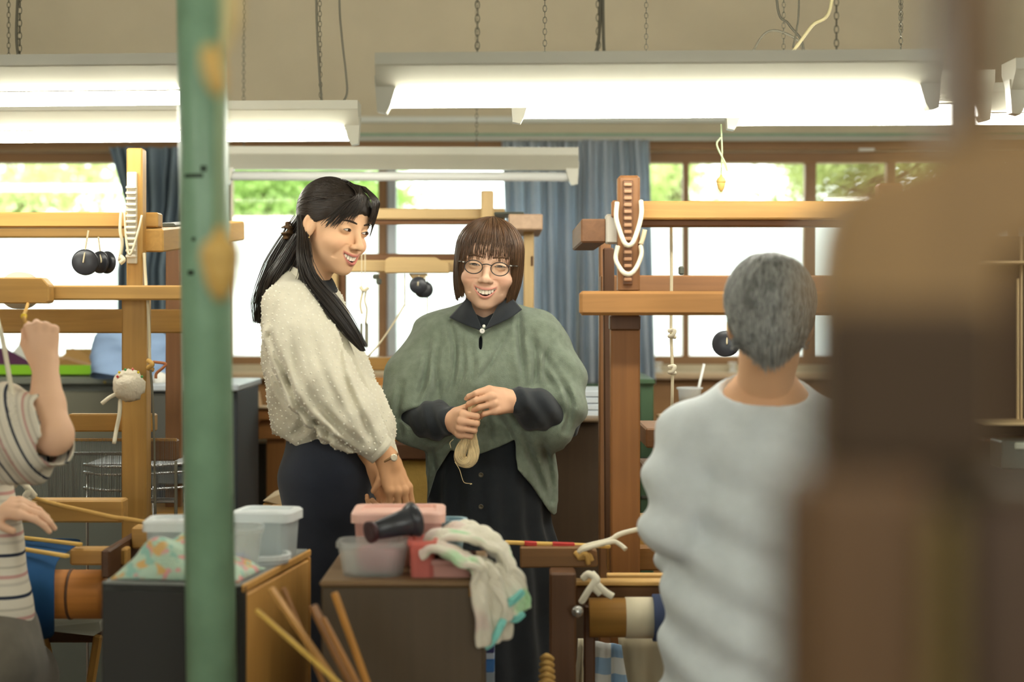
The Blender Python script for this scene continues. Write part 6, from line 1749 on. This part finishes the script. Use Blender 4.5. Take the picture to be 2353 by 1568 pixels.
# blouse collar, placket, cuff
gridpatch('collar', [[P(660, 606, 4.33), P(690, 622, 4.27), P(738, 652, 4.235)], [P(648, 622, 4.33), P(686, 640, 4.26), P(734, 672, 4.225)]], .003, M_blouse, Wp)
gridpatch('placket', [[P(735, 650, 4.232), P(752, 690, 4.224), P(790, 760, 4.208), P(830, 850, 4.20), P(868, 930, 4.19), P(904, 1010, 4.185), P(916, 1046, 4.18)], [P(722, 664, 4.226), P(738, 704, 4.216), P(774, 772, 4.20), P(812, 860, 4.19), P(850, 938, 4.18), P(888, 1012, 4.175), P(904, 1044, 4.175)]], .003, M_blouse, Wp, 5)
m = MB(); d = (P(888, 1050, 4.088) - P(858, 1024, 4.085)).normalized()
Mx = axisM(P(850, 1014, 4.085), d); m.lathe([(.044, .0), (.040, .004), (.037, .034), (.036, .040), (.033, .040), (.033, .0)], 28, Mx); m.build('cuff', M_blouse, Wp)
MB().lathe([(0, 0), (.0036, 0), (.0036, .0025), (0, .003)], 12, axisM(P(852, 1040, 4.05), (-.2, -1, -.2))).build('cuff_button', mat('brass_button', (150, 130, 90), .3, metal=.4), Wp)
# wrist watch
q = P(893, 1056, 4.089); Mx = axisM(q, Vector((.5, -.05, -.86)))
wt = thing('wrist_watch', 'small gold wrist watch on the wrist of the person in white', 'watch', q)
MB().lathe([(.0255, -.003), (.0275, -.002), (.0275, .002), (.0255, .003)], 28, Mx).build('strap', mat('watch_strap', (150, 116, 78), .3, metal=.5), wt)
MB().lathe([(0, -.001), (.0085, -.001), (.0092, .001), (.0085, .003), (.006, .0034), (0, .0034)], 22, axisM(q + Vector((.014, -.024, .006)), (.5, -.85, .2))).build('dial', mat('dial', (222, 214, 190), .15, .6, metal=.4), wt)

PE = lambda x, y, D: P(x, y, D - .2)
# ================================================================= grey haired person seen from behind
E = thing('person', 'grey haired person in a pale grey long sleeved top seen from behind', 'person', (PE(1745, 0, 3.6).x, 3.4, 0))
ET = headT(PE(1768, 738, 3.56), 172, 8, 0, .98)
ETi = ET.inverted(); nb = ETi @ PE(1752, 930, 3.62)
hv, hf = surface(head_fn(((0, .030, -.05), tuple(nb), .052, .060), .2, 1, .15), (-.12, -.13, -.26), (.12, .15, .13), .003)
skinE = np.array(lin((214, 166, 126))[:3], np.float32)
e_shL, e_elL, e_wrL = PE(1590, 1008, 3.62), PE(1528, 1215, 3.56), PE(1570, 1300, 3.32 + .55)
e_shR, e_elR, e_wrR = PE(1915, 1008, 3.62), PE(1970, 1215, 3.56), PE(1900, 1300, 3.87)
lh = hand_caps(e_wrL, (.1, .95, -.2), (0, .1, 1), .95, ((25, 35, 20),) * 4, mirror=1); rh = hand_caps(e_wrR, (-.1, .95, -.2), (0, .1, 1), .95, ((25, 35, 20),) * 4, mirror=-1)
lv, lf = hand_mesh(lh, [(e_elL.lerp(e_wrL, .5), e_wrL, .033, .024)], .003); rv, rf = hand_mesh(rh, [(e_elR.lerp(e_wrR, .5), e_wrR, .033, .024)], .003)
uc = [(PE(1762, 880, 3.60), PE(1680, 968, 3.62), .046, .042), (PE(1762, 880, 3.60), PE(1845, 968, 3.62), .046, .042), (PE(1750, 960, 3.62), PE(1750, 1250, 3.62), .09, .10), (PE(1750, 1250, 3.62), PE(1745, 1450, 3.62), .1, .12), (e_shL, e_shR, .05, .05), (e_shL, e_elL, .045, .038), (e_shR, e_elR, .045, .038), (e_elL, e_wrL, .038, .026), (e_elR, e_wrR, .038, .026),
      (PE(1690, 1450, 3.6), PE(1690, 1850, 3.6), .08, .06), (PE(1800, 1450, 3.6), PE(1800, 1850, 3.6), .08, .06), (PE(1690, 1850, 3.6), PE(1690, 2190, 3.6), .05, .035), (PE(1800, 1850, 3.6), PE(1800, 2190, 3.6), .05, .035)]
bv, bf = under_body(uc)
v, f, c = join_np([(place(hv, ET), hf, head_colors(hv, (222, 176, 136), (190, 120, 110), .3, .2, .15)), (lv, lf, skinE), (rv, rf, skinE), (bv, bf, skinE)])
body = np_mesh('body', v, f, M_skin, E, True, c)
face_parts(ET, body, brow_col=(110, 104, 98), teeth=False)
M_hairE = hair_mat('hair_grey', (74, 76, 74), (206, 208, 202), .55)
def capE(p):
    x, y, z = p; d = smin(f_ell(p, (0, .026, .038), (.088, .104, .096)), f_ell(p, (0, .046, -.045), (.062, .052, .082)), .05)
    zc = .012 + (-.02 - y) * np.where(y < -.02, 1.0, 1.55); zc = np.maximum(zc, -.098 + .9 * np.maximum(np.abs(x) - .018, 0))
    return smax(d, zc - z, .012) + .003 * wob(p, 110, 1.0) + .002 * wob(p, 60, 2.)
hvv, hff = surface(capE, (-.12, -.12, -.17), (.12, .16, .16), .003)
np_mesh('hair_under', place(relax(hvv, hff, 1), ET), hff, hair_mat('hair_grey_under', (64, 66, 64), (130, 132, 128), .55), E)
g = np.random.default_rng(4); N, K = 2600, 8
d0 = g.normal(size=(N, 3)); d0 /= np.linalg.norm(d0, axis=1)[:, None]; d0[:, 2] = np.where(d0[:, 1] < -.2, np.abs(d0[:, 2]), d0[:, 2])
keep = (d0[:, 2] > -.55) & ~((d0[:, 1] < -.55) & (d0[:, 2] < .35)); d0 = d0[keep]; N = len(d0)
lines = np.zeros((N, K, 3), np.float32); cen = np.array([0, .026, .038]); rr = np.array([.088, .102, .095])
flow = np.stack([d0[:, 0] * .25, d0[:, 1] * .25 + .15, -np.ones(N)], 1) + g.normal(size=(N, 3)) * .28
p_ = cen + d0 * rr
for k in range(K):
    lines[:, k] = p_
    q = (p_ - cen) / rr; nl = q / np.linalg.norm(q, axis=1, keepdims=True)
    fl = flow - nl * (flow * nl).sum(1, keepdims=True); fl /= np.linalg.norm(fl, axis=1, keepdims=True) + 1e-6
    p_ = cen + (nl * (1.0 + .006 * k) * rr) + fl * .0085
    p_[:, 2] = np.maximum(p_[:, 2], -.112)
nl2 = []
for i in range(900):
    x = (g.random() * 2 - 1) * .075; y0 = .026 + .103 * math.sqrt(max(0, 1 - (x / .092) ** 2)); e = -.096 + .8 * max(abs(x) - .018, 0) + .008 * g.normal(); st_ = .02 - .09 * g.random()
    nl2.append(cr([(x, y0 * (.98 + .04 * g.random()), st_), (x * .93, .026 + (y0 - .026) * .90, st_ * .5 + e * .5), (x * .78, .026 + (y0 - .026) * .66, e)], K))
lines = np.concatenate([lines, np.array(nl2, np.float32)]); N = len(lines)
strands('hair', place(lines.reshape(-1, 3), ET).reshape(N, K, 3), .0016, .0006, M_hairE, E)
M_grey = linen('grey_jersey', (214, 222, 224), .3, 500, .05, 20)
def top_(p):
    x, y, z = p
    d = capchain(p, [(PE(1752, 950, 3.63), .080), (PE(1750, 1020, 3.62), .135), (PE(1748, 1180, 3.61), .150), (PE(1735, 1380, 3.61), .168), (PE(1730, 1620, 3.61), .20)], .06, 1.2, 3.42)
    a = capchain(p, [(PE(1690, 965, 3.63), .055), (PE(1592, 1008, 3.62), .068), (PE(1552, 1100, 3.59), .062), (e_elL + Vector((.012, 0, 0)), .054), (e_elL.lerp(e_wrL, .9), .036)], .04)
    b = capchain(p, [(PE(1815, 965, 3.63), .055), (PE(1912, 1008, 3.62), .068), (PE(1955, 1100, 3.59), .062), (e_elR, .054), (e_elR.lerp(e_wrR, .9), .036)], .04)
    d = smin(smin(d, a, .03), b, .03)
    fold = np.sin((z * 1.0 + x * .55) * 55 + 2.5 * wob(p, 7, 1.)) * np.clip((1.25 - z) * 3, .1, 1) + .8 * wob(p, 16, 2.)
    d = d + .0095 * fold + .0012 * wob(p, 60)
    d = np.maximum(d, ZZ(1625, 3.4) - z)
    return smax(d, -f_ell(p, PE(1760, 884, 3.585), (.092, .085, .050)), .008)
cloth_mesh('grey_top', top_, (.22, 3.12, .50), (.78, 3.80, 1.26), .006, M_grey, E, 2)
def slacks(p):
    d = capchain(p, [(PE(1745, 1450, 3.62), .15), (PE(1745, 1560, 3.62), .15)], .04)
    d = smin(d, capchain(p, [(PE(1685, 1600, 3.61), .095), (PE(1690, 2180, 3.61), .06)], .04), .03); d = smin(d, capchain(p, [(PE(1802, 1600, 3.61), .095), (PE(1802, 2180, 3.61), .06)], .04), .03)
    return np.maximum(d, .04 - z_) if False else d
cloth_mesh('slacks', slacks, (.24, 3.2, .02), (.76, 3.66, .80), .010, linen('charcoal_slacks', (74, 76, 82), .3, 500), E, 2)

# ================================================================= weaver in the striped shirt at the left edge
PK = lambda x, y, D: P(x, y, D - .3)
K_ = thing('person', 'person in a striped shirt reaching up at the left edge of the picture', 'person', (PK(-110, 0, 3.9).x, 3.6, 0))
KT = headT(PK(-150, 700, 3.92), 150, 6, 0, 1.0)
nb = KT.inverted() @ PK(-140, 905, 3.95)
hv, hf = surface(head_fn(((0, .025, -.05), tuple(nb), .05, .056), .2, 1, .15), (-.12, -.13, -.26), (.12, .15, .13), .004)
k_el, k_wr = PK(122, 1000, 3.80), PK(104, 842, 3.88)
kh = hand_caps(PK(103, 838, 3.885), (-.10, .06, .99), (.28, -.95, .10), .92, ((76, 95, 60), (78, 96, 60), (80, 96, 60), (84, 96, 60)), (.85, .34, -.35), (.96, -.05, -.25), mirror=-1)
k_wr2 = PK(-40, 1160, 3.9)
kh2 = hand_caps(k_wr2, (.97, .1, -.1), (.1, -.5, .85), .92, ((16, 22, 14), (18, 24, 14), (20, 26, 16), (22, 28, 18)), (.75, .5, -.3), (.9, .2, -.2), mirror=1)
rv, rf = hand_mesh(kh, [(k_el, PK(108, 930, 3.84), .040, .036), (PK(108, 930, 3.84), k_wr, .036, .026), (k_el, PK(70, 985, 3.82), .040, .046)]); lv, lf = hand_mesh(kh2, [(PK(-180, 1140, 3.9), k_wr2, .034, .024)])
skinK = np.array(lin((236, 192, 158))[:3], np.float32)
uc = [(PK(-110, 930, 3.95), PK(-90, 1250, 3.95), .09, .10), (PK(-90, 1250, 3.95), PK(-80, 1470, 3.95), .1, .12), (PK(-110, 930, 3.95), PK(-10, 985, 3.88), .05, .05), (PK(-10, 985, 3.88), k_el, .046, .040), (PK(-110, 930, 3.95), PK(-230, 985, 3.92), .05, .045), (PK(-230, 985, 3.92), PK(-180, 1140, 3.9), .045, .034),
      (PK(-60, 1500, 3.9), PK(20, 1560, 4.25), .085, .06), (PK(20, 1560, 4.25), PK(30, 1960, 4.25), .055, .04), (PK(-160, 1500, 3.9), PK(-90, 1560, 4.25), .085, .06), (PK(-90, 1560, 4.25), PK(-80, 1960, 4.25), .055, .04)]
bv, bf = under_body(uc)
v, f, c = join_np([(place(hv, KT), hf, head_colors(hv, (232, 188, 154), (196, 120, 110), .3, .2, .15)), (rv, rf, skinK), (lv, lf, skinK), (bv, bf, skinK)])
body = np_mesh('body', v, f, M_skin, K_, True, c)
face_parts(KT, body, brow_col=(60, 46, 38), teeth=False)
def capK(p):
    x, y, z = p; d = f_ell(p, (0, .026, .036), (.086, .102, .092)); zc = .012 + (-.02 - y) * np.where(y < -.02, 1.0, 1.7)
    return smax(d, np.maximum(zc, -.11) - z, .01) + .002 * np.sin(x * 260 + z * 60)
hvv, hff = surface(capK, (-.12, -.12, -.15), (.12, .16, .16), .004); np_mesh('hair', place(hvv, KT), hff, M_hairW, K_)
def stripes(name, vec, scale, off=0.0):
    m = mat(name, (226, 218, 202), .9, .1, bump=.3, bscale=300); nt = m.node_tree
    tc = nt.nodes.new('ShaderNodeTexCoord'); dp = nt.nodes.new('ShaderNodeVectorMath'); dp.operation = 'DOT_PRODUCT'; dp.inputs[1].default_value = vec
    nt.links.new(tc.outputs['Object'], dp.inputs[0])
    mm = nt.nodes.new('ShaderNodeMath'); mm.operation = 'MULTIPLY_ADD'; mm.inputs[1].default_value = scale; mm.inputs[2].default_value = off; nt.links.new(dp.outputs['Value'], mm.inputs[0])
    fr = nt.nodes.new('ShaderNodeMath'); fr.operation = 'FRACT'; nt.links.new(mm.outputs[0], fr.inputs[0])
    cr_ = nt.nodes.new('ShaderNodeValToRGB'); cr_.color_ramp.interpolation = 'CONSTANT'; e = cr_.color_ramp.elements
    e[0].position = 0; e[0].color = lin((226, 218, 200)); e[1].position = .12; e[1].color = lin((52, 58, 72))
    for pos, col in ((.20, (226, 218, 200)), (.42, (206, 198, 182)), (.50, (226, 218, 200)), (.60, (206, 160, 150)), (.68, (226, 218, 200)), (.84, (196, 188, 170)), (.90, (226, 218, 200))):
        q = e.new(pos); q.color = lin(col)
    nt.links.new(fr.outputs[0], cr_.inputs[0]); nt.links.new(cr_.outputs[0], nt.nodes['Principled BSDF'].inputs['Base Color'])
    return m
def shirt(p):
    d = capchain(p, [(PK(-115, 925, 3.95), .085), (PK(-110, 1010, 3.95), .12), (PK(-95, 1250, 3.94), .125), (PK(-84, 1420, 3.93), .140), (PK(-82, 1475, 3.93), .145)], .05, 1.15, 3.64)
    d = d + .005 * wob(p, 24, 1) + .002 * wob(p, 60)
    return np.maximum(smax(d, -f_cap(p, PK(-145, 800, 3.93), PK(-140, 900, 3.94), .07, .068), .008), ZZ(1488, 3.6) - p[2])
cloth_mesh('striped_shirt', shirt, (-1.46, 3.40, .60), (-.9, 3.90, 1.26), .008, stripes('shirt_stripes', (0.12, 0, 1), 11.8, .35), K_, 2)
def slv(p):
    d = capchain(p, [(PK(-70, 950, 3.92), .075), (PK(0, 985, 3.86), .082), (PK(60, 1000, 3.82), .078), (PK(100, 1002, 3.80), .066)], .04)
    d = smin(d, capchain(p, [(PK(30, 1000, 3.84), .07), (PK(55, 1075, 3.83), .040)], .04), .04)
    d = d + .006 * np.sin((p[0] * .9 + p[2] * .35) * 75 + 2 * wob(p, 12)) + .003 * wob(p, 50, 2)
    d = np.maximum(d, -(d + .008))
    return smax(d, -f_cap(p, PK(128, 1008, 3.78), PK(140, 900, 3.79), .050, .05), .006)
cloth_mesh('sleeve', slv, (-1.24, 3.36, 1.0), (-.88, 3.72, 1.28), .005, stripes('sleeve_stripes', (.92, 0, .40), 17.0, .1), K_, 2)
def trs(p):
    d = capchain(p, [(PK(-78, 1470, 3.93), .15), (PK(-70, 1530, 3.93), .15), (PK(-40, 1560, 3.98), .13)], .04)
    d = smin(d, capchain(p, [(PK(-40, 1540, 3.85), .11), (PK(40, 1560, 4.25), .085), (PK(40, 1940, 4.25), .07)], .04), .03); d = smin(d, capchain(p, [(PK(-150, 1540, 3.88), .11), (PK(-90, 1560, 4.25), .085), (PK(-80, 1940, 4.25), .07)], .04), .03)
    return d
cloth_mesh('trousers', trs, (-1.44, 3.36, .08), (-.86, 4.12, .82), .010, linen('taupe_cotton', (112, 106, 94), .3, 500), K_, 2)
st = thing('weaver_bench', 'wooden weaving bench under the person in the striped shirt', 'bench', (PK(-90, 0, 3.9).x, 3.6, 0))
MB().box((-1.45, 3.48, .43), (-.92, 3.72, .465), .004).build('seat_board', WL['X'], st)
for sx in (-1.42, -.98): MB().box((sx, 3.50, 0), (sx + .04, 3.7, .43), .003).build('leg_panel', WL['Z'], st)
